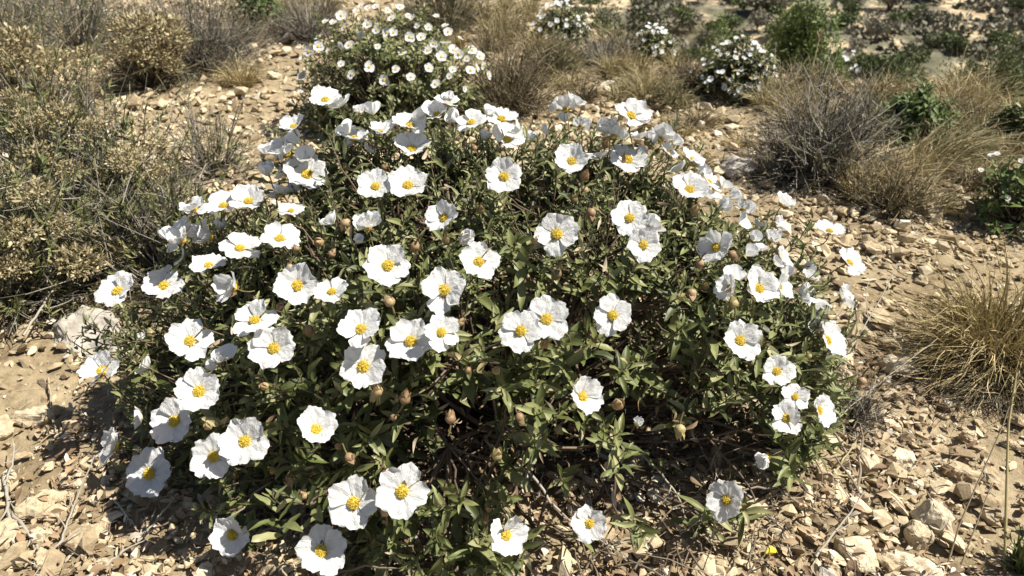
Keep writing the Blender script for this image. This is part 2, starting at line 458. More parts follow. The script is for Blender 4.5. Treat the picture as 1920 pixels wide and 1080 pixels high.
ROCKS = [
 ('rock', 'large weathered grey limestone rock under the left edge of the flowering shrub', 185, 622, 190, 105, 'grey_stone', -.3, .35),
 ('rock', 'long tan slab of rock lying slantwise at the lower right', 1812, 888, 120, 52, 'stone', -.55, .35),
 ('rock', 'upright wedge of tan rock with a sharp dark left face at the lower right', 1742, 970, 78, 62, 'stone', -.5, .7),
 ('rock', 'broad pale triangular rock at the bottom edge right of centre', 1600, 1028, 96, 92, 'stone', .3, .3),
 ('rock', 'wide flat tan rock at the bottom edge in the right corner area', 1712, 1058, 130, 50, 'stone', -.25, .4),
 ('rock', 'flat tan rock above a dark hollow left of the golden grass tussock', 1676, 690, 105, 45, 'stone', -.3, .45),
 ('rock', 'whitish rounded rock in the gravel right of the small grey twiggy plant', 1684, 862, 60, 46, 'stone', 0, .5),
 ('rock', 'tall narrow tan rock beside the whitish rounded one', 1622, 858, 48, 62, 'stone', .1, .4),
 ('rock', 'pale block of stone below the grey thorny bush on the right slope', 1735, 402, 52, 34, 'stone', -.3, .6),
 ('rock', 'long thin stone on the scree right of the shrub, upper middle', 1632, 466, 56, 30, 'stone', -.6, .4),
 ('rock', 'smooth pale tan rock at the left edge above the fallen twigs', 62, 782, 80, 46, 'stone', .3, .4),
 ('rock', 'pale tan rock cut off by the left edge of the picture', 6, 800, 60, 60, 'stone', .5, .4),
 ('rock', 'large cracked tan rock in the lower left corner crossed by twigs', 82, 938, 105, 66, 'stone', .1, .35),
 ('rock', 'flat tan rock at the bottom left half in the shade of the shrub', 172, 1008, 95, 60, 'stone', .2, .35),
 ('rock', 'tan rock cut off by the bottom left corner', 14, 1000, 60, 70, 'stone', .2, .4),
 ('rock', 'grey lichened rock at the foot of the grey thorny bush', 1382, 312, 76, 56, 'grey_stone', .2, .5),
 ('rock', 'pale flat stone at the foot of the yellowish cushion shrub', 1022, 146, 40, 18, 'stone', 0, .5),
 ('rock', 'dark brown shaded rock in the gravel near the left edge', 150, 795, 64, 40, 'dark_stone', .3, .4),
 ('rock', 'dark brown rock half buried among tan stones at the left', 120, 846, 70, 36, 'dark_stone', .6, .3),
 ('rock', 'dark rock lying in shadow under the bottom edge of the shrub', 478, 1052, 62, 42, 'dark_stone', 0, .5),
 ('rock', 'small whitish chip of stone near the bottom right of the shrub', 1548, 1075, 40, 30, 'grey_stone', 0, .5),
 ('rock', 'tan rock standing between two others in the lower right gravel', 1718, 1000, 55, 50, 'stone', .4, .5),
]
for i, (nm, lb, px, py, w, h, mt, rt, fl) in enumerate(ROCKS):
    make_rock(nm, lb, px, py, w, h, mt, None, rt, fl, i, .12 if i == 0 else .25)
k = 0
rr = random.Random(5)
while k < 62:
    px = rr.uniform(1380, 1910) if rr.random() < .62 else rr.uniform(0, 230)
    py = rr.uniform(380, 1060) if px > 1000 else rr.uniform(700, 1070)
    if px < 1500 and py < 850: continue
    if any(abs(px - r[2]) < 55 and abs(py - r[3]) < 40 for r in ROCKS): continue
    sc = .5 + .6 * py / 1080
    w = rr.uniform(24, 46) * sc
    right = px > 1000
    make_rock('stone', 'angular tan stone lying in the gravel slope right of the flowering shrub' if right else 'angular tan stone on the dry ground left of the flowering shrub',
              px, py, w, w * rr.uniform(.55, .8), 'stone', 'tan stones on the right slope' if right else 'tan stones on the left ground', -.5 + rr.uniform(-.4, .4), rr.uniform(.35, .6), 50 + k)
    k += 1

# ------------------------------------------------------------------ dry litter
def litter(n, sampler, smin, smax, name, label, mt, lift=0.012):
    P = sampler(n); n = len(P)
    P[:, 2] = H(P[:, 0], P[:, 1]) + RNG.rand(n) * lift + .004
    T = [leaf_template(.35, .2, .4, 3, 4), leaf_template(.12, .1, .2, 3, 4), leaf_template(.55, .4, .5, 3, 4)]
    s = smin + (smax - smin) * RNG.rand(n) ** 1.6
    g = Geo(); scatter(g, T, RNG.randint(0, 3, n), P, rand_rot_flat(n, .5), np.repeat(s[:, None], 3, 1), RNG.rand(n))
    return tag(g.build(name, mt), label, 'litter', kind='stuff')
def under(n):
    a = RNG.rand(n) * 2 * np.pi; r = np.sqrt(RNG.rand(n)) * .72
    return np.stack([-.0 + r * np.cos(a), .93 + r * np.sin(a) * .75, 0 * a], -1)
def all_over(n):
    return np.stack([RNG.rand(n) * 3.4 - 1.6, .45 + RNG.rand(n) * 2.6, np.zeros(n)], -1)
litter(9000, under, .005, .022, 'leaf_litter', 'dead leaves and fallen petals under the flowering shrub', M['litter'], .02)
litter(9000, all_over, .004, .018, 'dry_debris', 'bits of dry leaf and stem scattered over the stony ground', M['litter'], .010)

def twigs_stuff():
    n = 1300
    P = all_over(n); a = RNG.rand(n) * 6.28; L = .015 + .06 * RNG.rand(n) ** 2
    d = np.stack([np.cos(a), np.sin(a), RNG.randn(n) * .12], -1)
    P[:, 2] = H(P[:, 0], P[:, 1]) + .012
    c = P + d * L[:, None]; b = (P + c) / 2 + RNG.randn(n, 3) * L[:, None] * .12
    g = Geo(); tubes(g, bez(P, b, c, 5), np.full((n, 5), .0007) * (0.6 + RNG.rand(n, 1)), RNG.rand(n), 4)
    tag(g.build('twig_litter', M['greytwig']), 'short broken twigs strewn over the stony ground', 'litter', kind='stuff')
twigs_stuff()

# fallen twigs one can point at (pixel ends -> ground)
def fallen_twig(pts, r, label, mt='greytwig', lift=.012, fork=True, rnd=.8, group=None):
    Q = []
    for (px, py, up) in pts:
        P, t = ground(px, py); P = P + np.array([0, 0, lift + up]); Q.append(P)
    Q = np.array(Q); m = 16
    tt = np.linspace(0, len(Q) - 1, m)
    C = np.stack([np.interp(tt, range(len(Q)), Q[:, a]) for a in range(3)], -1)
    for _ in range(2): C[1:-1] = (C[:-2] + 2 * C[1:-1] + C[2:]) / 4
    C[1:-1] += RNG.randn(m - 2, 3) * r * .45
    org = C[0].copy(); g = Geo()
    tubes(g, (C - org)[None], np.linspace(r, r * .45, m)[None], np.array([rnd]), 6)
    if fork:
        L = np.linalg.norm(C[-1] - C[0])
        for q in range(3):
            i = 4 + 3 * q; d = nrm(C[i + 1] - C[i]); s = nrm(d + RNG.randn(3) * .7 * np.array([1, 1, .25]))
            e = C[i] + s * L * (.12 + .16 * RNG.rand())
            B = bez((C[i] - org)[None], ((C[i] + e) / 2 - org)[None] + RNG.randn(1, 3) * L * .02, (e - org)[None], 6)
            tubes(g, B, np.linspace(r * .6, r * .3, 6)[None], np.array([rnd]), 5)
    o = g.build('fallen_twig', M[mt]); o.location = org
    return tag(o, label, 'twig', group)
TW = [
 ([(95, 720, 0), (105, 790, 0), (112, 830, 0)], .0022, 'thick brown twig lying straight down the left gravel', 'browntwig'),
 ([(15, 910, 0), (25, 980, 0), (35, 1040, 0)], .003, 'crooked grey twig at the left edge crossing the cracked rock'),
 ([(20, 935, .01), (42, 900, .02), (45, 870, .03)], .002, 'short grey twig rising from the crooked one at the left edge'),
 ([(35, 980, 0), (70, 1030, 0), (90, 1060, 0)], .003, 'grey twig running to the bottom left corner'),
 ([(90, 1060, .0), (125, 1040, .01), (150, 990, .02), (205, 925, .06)], .002, 'long dark twig leaning up from the lower left into the shrub'),
 ([(220, 950, 0), (265, 1010, 0)], .002, 'dark twig in the shrub shadow at the lower left'),
 ([(195, 1080, 0), (270, 1025, .0), (345, 960, .02)], .002, 'grey branch sloping up out of the bottom edge at the left'),
 ([(60, 670, .03), (120, 600, .05), (195, 470, .12)], .0024, 'bare grey branch arching over the pale rock at the left'),
 ([(0, 620, .02), (60, 520, .06), (150, 490, .08), (230, 560, .04)], .0022, 'curving grey branch at the foot of the bushes on the left'),
 ([(1115, 1000, 0), (1090, 940, .02), (1150, 1060, .0)], .0024, 'bare bleached twig forking below the shrub'),
 ([(990, 935, .04), (1060, 1000, .01), (1140, 1030, 0), (1230, 1060, 0)], .0022, 'long bleached twig running right from under the shrub at the bottom'),
 ([(1180, 900, .05), (1260, 960, .03), (1290, 1010, 0)], .0018, 'thin bleached twig above the lone lower flower'),
 ([(1270, 1000, 0), (1370, 1040, 0), (1450, 1078, 0)], .0018, 'thin brown twig at the bottom right of the shrub', 'browntwig'),
 ([(1390, 940, 0), (1470, 1010, 0), (1480, 1060, 0)], .002, 'grey twig pointing down the gravel near the lone flower on the right'),
 ([(1525, 1060, 0), (1585, 990, .02), (1605, 970, .04)], .0018, 'dark twig beside the pale triangular rock'),
 ([(1560, 900, 0), (1595, 860, .02)], .0018, 'short straw coloured twig in the right gravel', 'straw'),
 ([(1565, 905, 0), (1610, 915, 0), (1660, 905, 0)], .0016, 'straw coloured twig lying flat in the right gravel', 'straw'),
 ([(1720, 662, .02), (1820, 645, .05), (1925, 625, .10)], .0014, 'long straight pale stalk sticking out of the golden grass', 'straw'),
 ([(1440, 830, .02), (1520, 800, .04), (1600, 700, .10), (1640, 640, .15)], .0016, 'long dark wiry twig leaning right over the gravel'),
 ([(1500, 860, .0), (1600, 800, .05), (1720, 740, .1)], .0014, 'thin wiry twig crossing the gravel on the right'),
 ([(1890, 760, .0), (1880, 700, .04), (1905, 665, .08)], .0018, 'pale hooked stalk beside the golden tussock', 'straw'),
]
for tw in TW:
    fallen_twig(tw[0], tw[1], tw[2], tw[3] if len(tw) > 3 else 'greytwig')

# ------------------------------------------------------------------ flowers
def petal_mesh(seed, nx=13, ny=11, lo=False):
    r = np.random.RandomState(seed)
    s = np.linspace(-1, 1, nx); t = np.linspace(0, 1, ny)
    T, S = np.meshgrid(t, s, indexing='ij')
    k = np.clip(T / .72, 0, 1); k = k * k * (3 - 2 * k)
    w = .07 + (.40 + .06 * r.rand()) * k ** .85 - .06 * np.clip((T - .8) / .2, 0, 1)
    ph = r.rand(8) * 6.28
    edge = .035 * np.sin(S * 5 + ph[0]) + .03 * np.sin(S * 11 + ph[1]) - .05 * np.exp(-(S - .2 * r.randn()) ** 2 / .02) * (r.rand() < .6)
    y = T * (1 - .25 * np.abs(S) ** 2.7 * T ** 2 + edge * T ** 3)
    x = S * w * (1 + .04 * np.sin(T * 9 + ph[2]))
    z = .13 * T + (.05 + .16 * r.rand()) * T ** 2 - (.02 + .16 * r.rand()) * T ** 4 + .06 * S ** 2 * T
    z += T * (.030 * np.sin(S * 8 + ph[3] + T * 3) + .016 * np.sin(S * 17 + ph[4]) + .016 * np.sin(T * 13 + ph[5] + S * 4))
    z += .07 * T ** 2 * S * r.randn() * .6
    z += .11 * fbm(S * 2 + seed * 3.1, T * 3, 3, seed) * T
    V = np.stack([x, y, z], -1).reshape(-1, 3)
    return mesh_np('petal', V, [grid_faces(ny, nx)], M['petal'], rnd=(T + 0 * S).ravel(), link=False)
PETALS = [petal_mesh(300 + k) for k in range(12)]

def stamen_mesh(seed, n=280, lo=False):
    r = np.random.RandomState(seed); g = Geo()
    V, F = ico(1) if not lo else ico(0) if False else ico(1)
    if lo: n = 26
    q = np.sqrt((np.arange(n) + .5) / n) * (.24 if lo else .285); a = np.arange(n) * 2.39996 + r.randn(n) * .25
    P = np.stack([q * np.cos(a), q * np.sin(a), .13 + .12 * np.cos(q / .3 * 1.5) + r.randn(n) * .028], -1)
    R = rotz(r.rand(n) * 6.28)
    sc = (.012 + .010 * r.rand(n)) * (4 if lo else 1)
    scatter(g, [(V, F)], np.zeros(n, int), P, R, np.stack([sc, sc * 1.3, sc], -1), r.rand(n))
    # yellow filament cushion
    m = np.array(V) * np.array([.23, .23, .16]) + np.array([0, 0, .06]); g.add(m, F, np.full(len(m), .45))
    if not lo:
        A = np.stack([P[:, 0] * .2, P[:, 1] * .2, 0 * q], -1); tubes(g, bez(A, (A + P) / 2 + np.array([0, 0, .02]), P, 4), np.full((n, 4), .008), np.full(n, .7), 3)
    return g.build('stamens', M['anther'], link=False)
STAM = [stamen_mesh(1), stamen_mesh(2), stamen_mesh(3)]
STAM_LO = stamen_mesh(4, lo=True)

def calyx_mesh(seed, withstalk=True):
    r = np.random.RandomState(seed); g = Geo()
    T = leaf_template(.55, -.1, .2, 5, 6)
    n = 5; a = np.arange(n) * 2 * np.pi / n + r.rand()
    d = np.stack([np.cos(a), np.sin(a), 0 * a + .05], -1); R = frames(d, np.array([0, 0, 1.0]) + 0 * d)
    scatter(g, [T], np.zeros(n, int), np.tile([[0, 0, -.02]], (n, 1)), R, np.full((n, 3), .42), r.rand(n))
    b = np.array([[r.randn() * .15, r.randn() * .15, -.7]]); c = np.array([[r.randn() * .3, .3 + r.randn() * .2, -1.3]])
    tubes(g, bez(np.array([[0, 0, .02]]), b, c, 8), np.full((1, 8), .035), np.array([.1]), 6)
    return g.build('flower', M['bud'], link=False)
CALYX = [calyx_mesh(20 + k) for k in range(5)]

def mw(pos, R, s):
    A = Matrix([[float(R[i][j]) * s for j in range(3)] + [float(pos[i])] for i in range(3)] + [[0, 0, 0, 1]])
    return A

def add_flower(root, pos, n, dia, rnd, cup=None, npet=5, crush=0.0):
    """root-local position, facing n"""
    n = nrm(n); x = nrm(np.cross(n, [0.2, .1, .97] if abs(n[2]) < .9 else [0, 1, 0])); y = np.cross(n, x)
    a0 = rnd.rand() * 6.28
    x2 = x * math.cos(a0) + y * math.sin(a0); y2 = np.cross(n, x2)
    R = np.stack([x2, y2, n], -1)
    f = link_obj('flower', CALYX[rnd.randint(len(CALYX))], root, mw=mw(pos, R, dia / 2))
    cup = rnd.uniform(.02, .38) if cup is None else cup
    for k in range(npet):
        a = k * 2 * math.pi / npet + rnd.normal(0, .07)
        tilt = cup + rnd.normal(0, .15) + crush * rnd.uniform(-.2, 1.0)
        Rm = Matrix.Rotation(a, 4, 'Z') @ Matrix.Translation((0, .03, .012 * (k % 2) + .004 * k)) @ Matrix.Rotation(tilt, 4, 'X') @ Matrix.Rotation(rnd.normal(0, .12), 4, 'Y')
        s = rnd.uniform(.93, 1.06)
        Rm = Rm @ Matrix.Diagonal((s * rnd.uniform(.94, 1.1), s, s, 1))
        link_obj('petal', PETALS[rnd.randint(len(PETALS))], f, mw=Rm)
    link_obj('stamens', STAM[rnd.randint(3)], f, mw=Matrix.Diagonal((.88, .88, .9, 1)))
    return f

# low detail flower for the plants behind
def small_flower_mesh(seed):
    r = np.random.RandomState(seed); g = Geo()
    for k in range(5):
        s = np.linspace(-1, 1, 5); t = np.linspace(0, 1, 5); T, S = np.meshgrid(t, s, indexing='ij')
        w = .06 + .44 * np.clip(T / .7, 0, 1) ** .9; x = S * w; y = T * (1 - .22 * S ** 2 * T) * (1 + .08 * r.randn()); z = .25 * T * (1 + .8 * r.randn() * .4) + .03 * r.randn(*T.shape)
        a = k * 1.2566 + r.randn() * .1
        V = np.stack([x * np.cos(a) - y * np.sin(a), x * np.sin(a) + y * np.cos(a), z + .01 * k], -1).reshape(-1, 3)
        g.add(V, grid_faces(5, 5), np.ones(25))
    return g.build('flower', M['petal'], link=False)
SMALLF = [small_flower_mesh(k) for k in range(6)]

def add_small_flower(root, pos, n, dia, rnd, stam=True):
    n = nrm(n); x = nrm(np.cross(n, [0.3, .9, .1])); y = np.cross(n, x); R = np.stack([x, y, n], -1)
    f = link_obj('flower', SMALLF[rnd.randint(len(SMALLF))], root, mw=mw(pos, R, dia / 2))
    if stam: link_obj('stamens', STAM_LO, f)
    return f

# ------------------------------------------------------------------ the big flowering shrub
C0 = np.array([-.02, .985, float(H(-.02, .985))]); RA = np.array([.555, .385, .43])
def dome_hit(px, py, C=C0, RD=RA):
    d = ray(px, py); o = (CO - C) / RD; e = d / RD
    A = e @ e; B = 2 * o @ e; Cc = o @ o - 1; D = B * B - 4 * A * Cc
    if D > 0: t = (-B - math.sqrt(D)) / (2 * A); hit = True
    else: t = -B / (2 * A); hit = False
    P = CO + d * t
    P[2] = max(P[2], float(H(P[0], P[1])) + .05)
    return P, nrm((P - C) / RD ** 2), t, hit

# px, py, diameter px, sideways facing a, upward facing b, cup, crush
FL = [(222,548,78,0,.7),(308,537,74,.1,.5),(193,698,82,-.2,.5,.35),(357,641,82,0,.25),(375,735,90,0,.2),(330,790,90,-.1,.2),(225,852,80,-1.3,.2,.35),
(290,910,92,-.1,0),(402,857,86,0,.15),(461,828,92,0,.1),(439,1005,86,-.1,0),(592,808,90,.3,.7,.45,.12),(603,1033,94,0,0),(664,943,94,0,0,.1),(755,921,98,0,.05,.1),
(946,1003,86,.6,.1,.35),(1105,981,68,0,0,.1),(1364,938,78,-1.1,0,.3),(1089,744,86,.75,.1),(682,688,92,0,.1),(678,619,84,0,.25),(771,641,88,0,.1),(826,624,72,.4,.2),
(515,654,88,0,.1,.1),(479,603,80,0,.5),(978,622,84,-.3,.1),(1024,600,86,.1,.25),(1148,592,76,.1,.1,.1),(833,545,88,0,.05,.1),(728,500,88,0,.25),(558,537,84,.1,.1),
(623,549,66,0,.9),(440,540,78,-.7,.2,.5,.5),(392,500,66,.1,1.3),(450,468,74,.3,1.3),(525,450,74,.2,.6),(467,380,70,0,.8),(420,388,64,-.1,.8),(365,395,58,-.1,1.0),
(345,452,62,-.6,.6,.5,.6),(398,445,62,-1.6,.4,.6,.6),(690,428,66,0,.9,.8,.4),(705,352,70,-.1,.5),(765,350,78,0,.5),(897,492,76,.1,.1),(835,410,72,-.5,.2),(868,438,44,.8,-.9,.5,.3),
(1044,440,80,.1,.05,.1),(1180,410,72,.1,.2),(1205,460,68,.1,.1),(1344,465,72,-.9,.1),(1292,358,74,.1,.4),(1327,343,56,.8,.9),(1176,302,78,.1,.5),(1071,305,72,0,.2,.35),
(945,333,72,0,.1,.1),(950,265,70,.1,.7),(884,232,62,0,.9),(940,225,64,.1,1.0),(768,238,68,.2,.9),(771,283,78,0,.7),(576,330,84,.1,.6),(540,290,72,-.3,.7,.5,.5),
(552,240,58,-.4,.9),(610,190,62,0,.8),(676,213,36,0,1.5,.8),(665,262,62,-.2,1.5),(712,248,46,.3,1.4),(820,218,62,-.2,.6,.6),(838,196,52,.3,1.7),(1062,208,58,0,-1.8,.5),
(1088,240,42,.2,-1.6,.6),(1182,220,76,.2,1.0),(1236,262,56,.9,-1.0,.4),(1150,258,52,0,-1.4,.5),(1297,300,48,.7,1.1),(1252,288,44,.8,.9),(1386,640,80,0,.15,.25),(1455,697,66,.1,.2,.3),
(1547,640,82,.85,.2),(1421,543,80,.3,.2),(1458,537,66,1.2,.3,.4,.3),(1590,495,62,.5,.5),(1554,436,58,.3,1.6),(1466,386,50,.5,1.2,.6),(1454,425,44,1.0,.5,.6,.4),(1392,395,38,.3,-1.5,.4),
(1442,452,46,.6,1.0,.5,.5),(1462,482,40,.9,.4,.5),(1370,540,60,-1.2,.3,.5,.4),(1576,560,60,1.6,.5),(1516,525,42,.2,1.4,.5),(1490,745,52,0,.2),(1474,785,66,-.1,.15),
(1533,770,66,.7,.1),(1440,858,50,-1.8,-.5,.7,.6),(1194,797,38,.2,.9,1.1,.3),(526,368,50,.2,-1.6,.6),(546,397,48,.1,1.6),(411,680,46,.4,1.2,.9,.5)]
FL = FL[:100]
shrub = thing('flowering_shrub', 'large dome shaped shrub covered in big white five petalled flowers with yellow centres', 'flowering shrub', C0)
fr = np.random.RandomState(11)
fl_pos = []; fl_n = []; fl_hit = []
for f in FL:
    px, py, dp, a, b = f[:5]
    cup = f[5] if len(f) > 5 else None; cr = f[6] if len(f) > 6 else 0.03
    P, N, t, hit = dome_hit(px, py)
    P = P - nrm(ray(px, py)) * fr.uniform(0, .03)
    t = float((P - CO) @ FW)
    n = -FW + RT * (a + fr.normal(0, .06)) + UP * (b * .85 + .20 + fr.normal(0, .05))
    if b < -.9: n = UP * .95 + FW * .30 + RT * a * .6; cup = .55
    dia = dp * t / FPX * 1.02
    if len(f) < 7 and fr.rand() < .18: cr = fr.uniform(.12, .3)
    add_flower(shrub, P - C0, n, dia, fr, cup, 5, cr)
    fl_hit.append(hit); fl_pos.append(P); fl_n.append(nrm(n))
fl_pos = np.array(fl_pos); fl_n = np.array(fl_n)

# shoot tips over the dome; thinner where the photo looks into the shrub
def dome_points(n, seed, k0=.88, k1=1.0, C=C0, RD=RA, zmin=.06):
    r = np.random.RandomState(seed); u = nrm(r.randn(n * 3, 3)); u[:, 2] = np.abs(u[:, 2]); u = u[u[:, 2] > zmin][:n]
    k = r.uniform(k0, k1, (len(u), 1))
    return C + u * RD * k, nrm(u / RD)
GAPS = [(1340, 950, .13), (1450, 920, .12), (1230, 1030, .13), (1500, 850, .07), (1110, 910, .06), (340, 1060, .10), (230, 1000, .09), (1180, 600, .035), (1290, 590, .04), (870, 560, .03), (1060, 560, .035), (620, 760, .035), (1235, 670, .085), (1290, 730, .06), (830, 790, .085), (760, 760, .05), (1150, 900, .10), (1000, 860, .07), (985, 545, .06), (1260, 840, .05), (1240, 1000, .12), (1150, 1040, .12), (1330, 1030, .10),
        (1350, 870, .06), (900, 1000, .04), (500, 1060, .07), (340, 1010, .08), (250, 980, .06), (1420, 900, .09)]
GP = [(dome_hit(a, b)[0], r) for a, b, r in GAPS]
P1, N1 = dome_points(1000, 1, .86, 1.0)
P2, N2 = dome_points(260, 2, .62, .86)
P3 = fl_pos - fl_n * .035 + np.array([0, 0, -.008]); N3 = nrm(fl_n + np.array([0, 0, .6]))
keep1 = np.ones(len(P1), bool)
for gp, r in GP:
    d = np.linalg.norm((P1 - gp), axis=1); keep1 &= ~((d < r) & (np.random.RandomState(3).rand(len(P1)) < .93))
    d = np.linalg.norm((P2 - gp), axis=1)
    k2 = ~((d < r * 1.2) & (np.random.RandomState(4).rand(len(P2)) < .92)); P2, N2 = P2[k2], N2[k2]
P1, N1 = P1[keep1], N1[keep1]
lump = 1 + .07 * fbm(P1[:, 0] * 9, P1[:, 1] * 9 + P1[:, 2] * 7, 3, 77)
P1 = C0 + (P1 - C0) * lump[:, None]
r4 = np.random.RandomState(19); i4 = np.repeat(np.where(fl_pos[:, 2] > -9)[0], 3)
P4 = fl_pos[i4] + r4.randn(len(i4), 3) * np.array([.03, .03, .012]) - np.array([0, 0, .045]) - fl_n[i4] * .03; N4 = nrm(P4 - C0 + np.array([0, 0, .15]))
k4 = np.ones(len(P4), bool)
for gp, r in GP[:6]: k4 &= ~((np.linalg.norm(P4 - gp, axis=1) < r) & (r4.rand(len(P4)) < .8))
P4, N4 = P4[k4], N4[k4]
i5 = np.repeat(np.where(~np.array(fl_hit))[0], 17)
P5 = fl_pos[i5] + (C0 + np.array([0, 0, .12]) - fl_pos[i5]) * r4.uniform(.02, .34, (len(i5), 1)) + r4.randn(len(i5), 3) * .028 - np.array([0, 0, .035])
N5 = nrm(P5 - C0 + np.array([0, 0, .2])); P4 = np.concatenate([P4, P5]); N4 = np.concatenate([N4, N5])
P6 = []
for (px, py) in [(565,330),(600,270),(530,300),(490,400),(430,430),(380,450),(350,480),(560,400),(640,250),(700,245),(1330,390),(1400,440),(1450,500),(1500,540),(1520,600),(1480,470),(1250,280),(1150,255),(900,255),(1020,250),(800,240),(300,570),(270,610),(230,600),(250,700)]:
    q = dome_hit(px, py)[0] - nrm(ray(px, py)) * -.01
    P6.append(q + r4.randn(16, 3) * np.array([.028, .04, .020]) - np.array([0, 0, .012]))
P6 = np.concatenate(P6); N6 = nrm(P6 - C0 + np.array([0, 0, .25]))
TIP = np.concatenate([P1, P2, P3, P4, P6]); AX = np.concatenate([N1, N2, N3, N4, N6])
okc = np.ones(len(TIP), bool)
for P, nn in zip(fl_pos, fl_n):
    for dv, L_ in ((nrm(CO - P), (.02, .05, .08, .12, .16)), (SUN, (.02, .05, .08, .12)), (nn, (.02, .04))):
        for l_ in L_: okc &= np.linalg.norm(TIP - (P + dv * l_), axis=1) > .024
TIP, AX = TIP[okc], AX[okc]
AX = nrm(AX + np.array([0, 0, .55]) + RNG.randn(len(AX), 3) * .28)
TIP[:, 2] = np.maximum(TIP[:, 2], H(TIP[:, 0], TIP[:, 1]) + .03)

def shoots(geo, TIP, AX, temps, npair=6, step=.0095, l0=.013, l1=.034, big=1.0, rndshift=0.0, start=.002):
    n = len(TIP)
    ref = nrm(np.cross(AX, RNG.randn(n, 3))); ref2 = np.cross(AX, ref)
    sc = .75 + .5 * RNG.rand(n)
    for k in range(npair):
        f = k / max(npair - 1, 1)
        base = TIP - AX * (start + step * k * sc)[:, None]
        phi = math.radians(22) + math.radians(50) * f ** .7
        L = (l0 + (l1 - l0) * min(1, f * 1.6)) * sc * big * (.8 + .4 * RNG.rand(n))
        for sgn in (1, -1):
            r = ref if k % 2 == 0 else ref2
            r = nrm(r * sgn + RNG.randn(n, 3) * .22)
            ph = phi + RNG.randn(n, 1) * .16
            d = AX * np.cos(ph) + r * np.sin(ph)
            up = nrm(AX * np.sin(ph) - r * np.cos(ph) + RNG.randn(n, 3) * .2 + np.array([0, 0, .25]))
            R = frames(d, up)
            keep = RNG.rand(n) < .93
            rn = np.clip(RNG.rand(n) * .75 + .12 * RNG.randn(n) + rndshift + .12 * (f < .3), 0, .99)
            S = np.stack([L * (.9 + .4 * RNG.rand(n)), L, L], -1)
            scatter(geo, temps, np.where(keep, RNG.randint(0, len(temps), n), -1), base, R, S, rn)
LT = [leaf_template(.24, .22, .45, 5, 8, .1), leaf_template(.20, .42, .6, 5, 8, -.3), leaf_template(.26, .08, .35, 5, 8, .35), leaf_template(.33, .3, .7, 5, 8), leaf_template(.20, -.15, .5, 5, 8, .3)]
g = Geo()
front = np.clip((1.15 - TIP[:, 1]) / .55, 0, 1)
fs = front > .5
for sel, l1, big in ((fs, .034, .95), (~fs, .027, .85)):
    shoots(g, TIP[sel], AX[sel], LT, 6, .0095, .014, l1, big)
g.build('foliage', M['leaf'], shrub, origin=C0)
# withered leaves low on the stems and thin dead ones inside
PD, ND = dome_points(2600, 9, .35, .88)
PD[:, 2] = np.maximum(PD[:, 2] * .85, H(PD[:, 0], PD[:, 1]) + .01)
r5 = np.random.RandomState(91); Ps, _ = dome_points(1100, 92, .84, 1.0); wz = np.clip((Ps[:, 1] - .75) * 2.2 + .25, .2, 1); Ps = Ps[r5.rand(len(Ps)) < wz]
PD = np.concatenate([PD, Ps]); n = len(PD); g = Geo()
d = nrm(RNG.randn(n, 3) + np.array([0, 0, -.5]))
scatter(g, [leaf_template(.22, .6, .6, 3, 5), leaf_template(.34, .8, .4, 3, 5)], RNG.randint(0, 2, n), PD, frames(d, nrm(RNG.randn(n, 3))), np.repeat((.008 + .012 * RNG.rand(n))[:, None], 3, 1), RNG.rand(n))
g.build('withered_leaves', M['deadleaf'], shrub, origin=C0)

# branches: main limbs -> nodes -> shoots
g = Geo()
rb = np.random.RandomState(21)
NB = 260
u, _ = dome_points(NB, 31, .45, .78, zmin=.03); node = u
base = C0 + np.stack([rb.randn(NB) * .045, rb.randn(NB) * .04, np.zeros(NB) - .01], -1)
mid = base + (node - base) * .5 + np.array([0, 0, -.03]) * rb.rand(NB, 1)
tubes(g, jitter(bez(base, mid + rb.randn(NB, 3) * .025, node, 9), .004), np.linspace(.0050, .0020, 9)[None] * (.5 + .8 * rb.rand(NB, 1)), rb.rand(NB) * .6, 6)
D = np.linalg.norm(TIP[:, None] - node[None], axis=2); ni = np.argsort(D, 1)[np.arange(len(TIP)), rb.randint(0, 3, len(TIP))]; ni = np.where(D[np.arange(len(TIP)), ni] > .14, D.argmin(1), ni)
s0 = node[ni]; e0 = TIP.copy(); L = np.linalg.norm(e0 - s0, axis=1)
ctrl = e0 - AX * (L * .45)[:, None] + rb.randn(len(L), 3) * (L * .14)[:, None]
tubes(g, jitter(bez(s0, ctrl, e0, 8), .0012), np.linspace(.0018, .0008, 8)[None] * (.8 + .4 * rb.rand(len(TIP), 1)), rb.rand(len(TIP)) * .7, 5)
# bare dead twigs low at the front and right
nt_ = 230
aa = rb.uniform(-2.6, .9, nt_); rr_ = rb.uniform(.22, .50, nt_)
e = C0 + np.stack([np.cos(aa) * rr_ * 1.15, np.sin(aa) * rr_ * .78, rb.uniform(.01, .085, nt_)], -1)
s_ = e + nrm(rb.randn(nt_, 3) * np.array([1, 1, .35])) * rb.uniform(.04, .16, (nt_, 1)); s_[:, 2] = H(s_[:, 0], s_[:, 1])
tubes(g, jitter(bez(s_, (s_ + e) / 2 + rb.randn(nt_, 3) * .025, e, 9), .0024), np.linspace(.0018, .0007, 9)[None] * (.6 + rb.rand(nt_, 1)), .5 + .5 * rb.rand(nt_), 5)
e2 = s_ + (e - s_) * .6; e3 = e2 + rb.randn(nt_, 3) * .035
tubes(g, jitter(bez(e2, (e2 + e3) / 2 + rb.randn(nt_, 3) * .006, e3, 6), .001), np.linspace(.0010, .0005, 6)[None] * (.6 + rb.rand(nt_, 1)), .5 + .5 * rb.rand(nt_), 4)
g.build('branches', M['wood'], shrub, origin=C0)

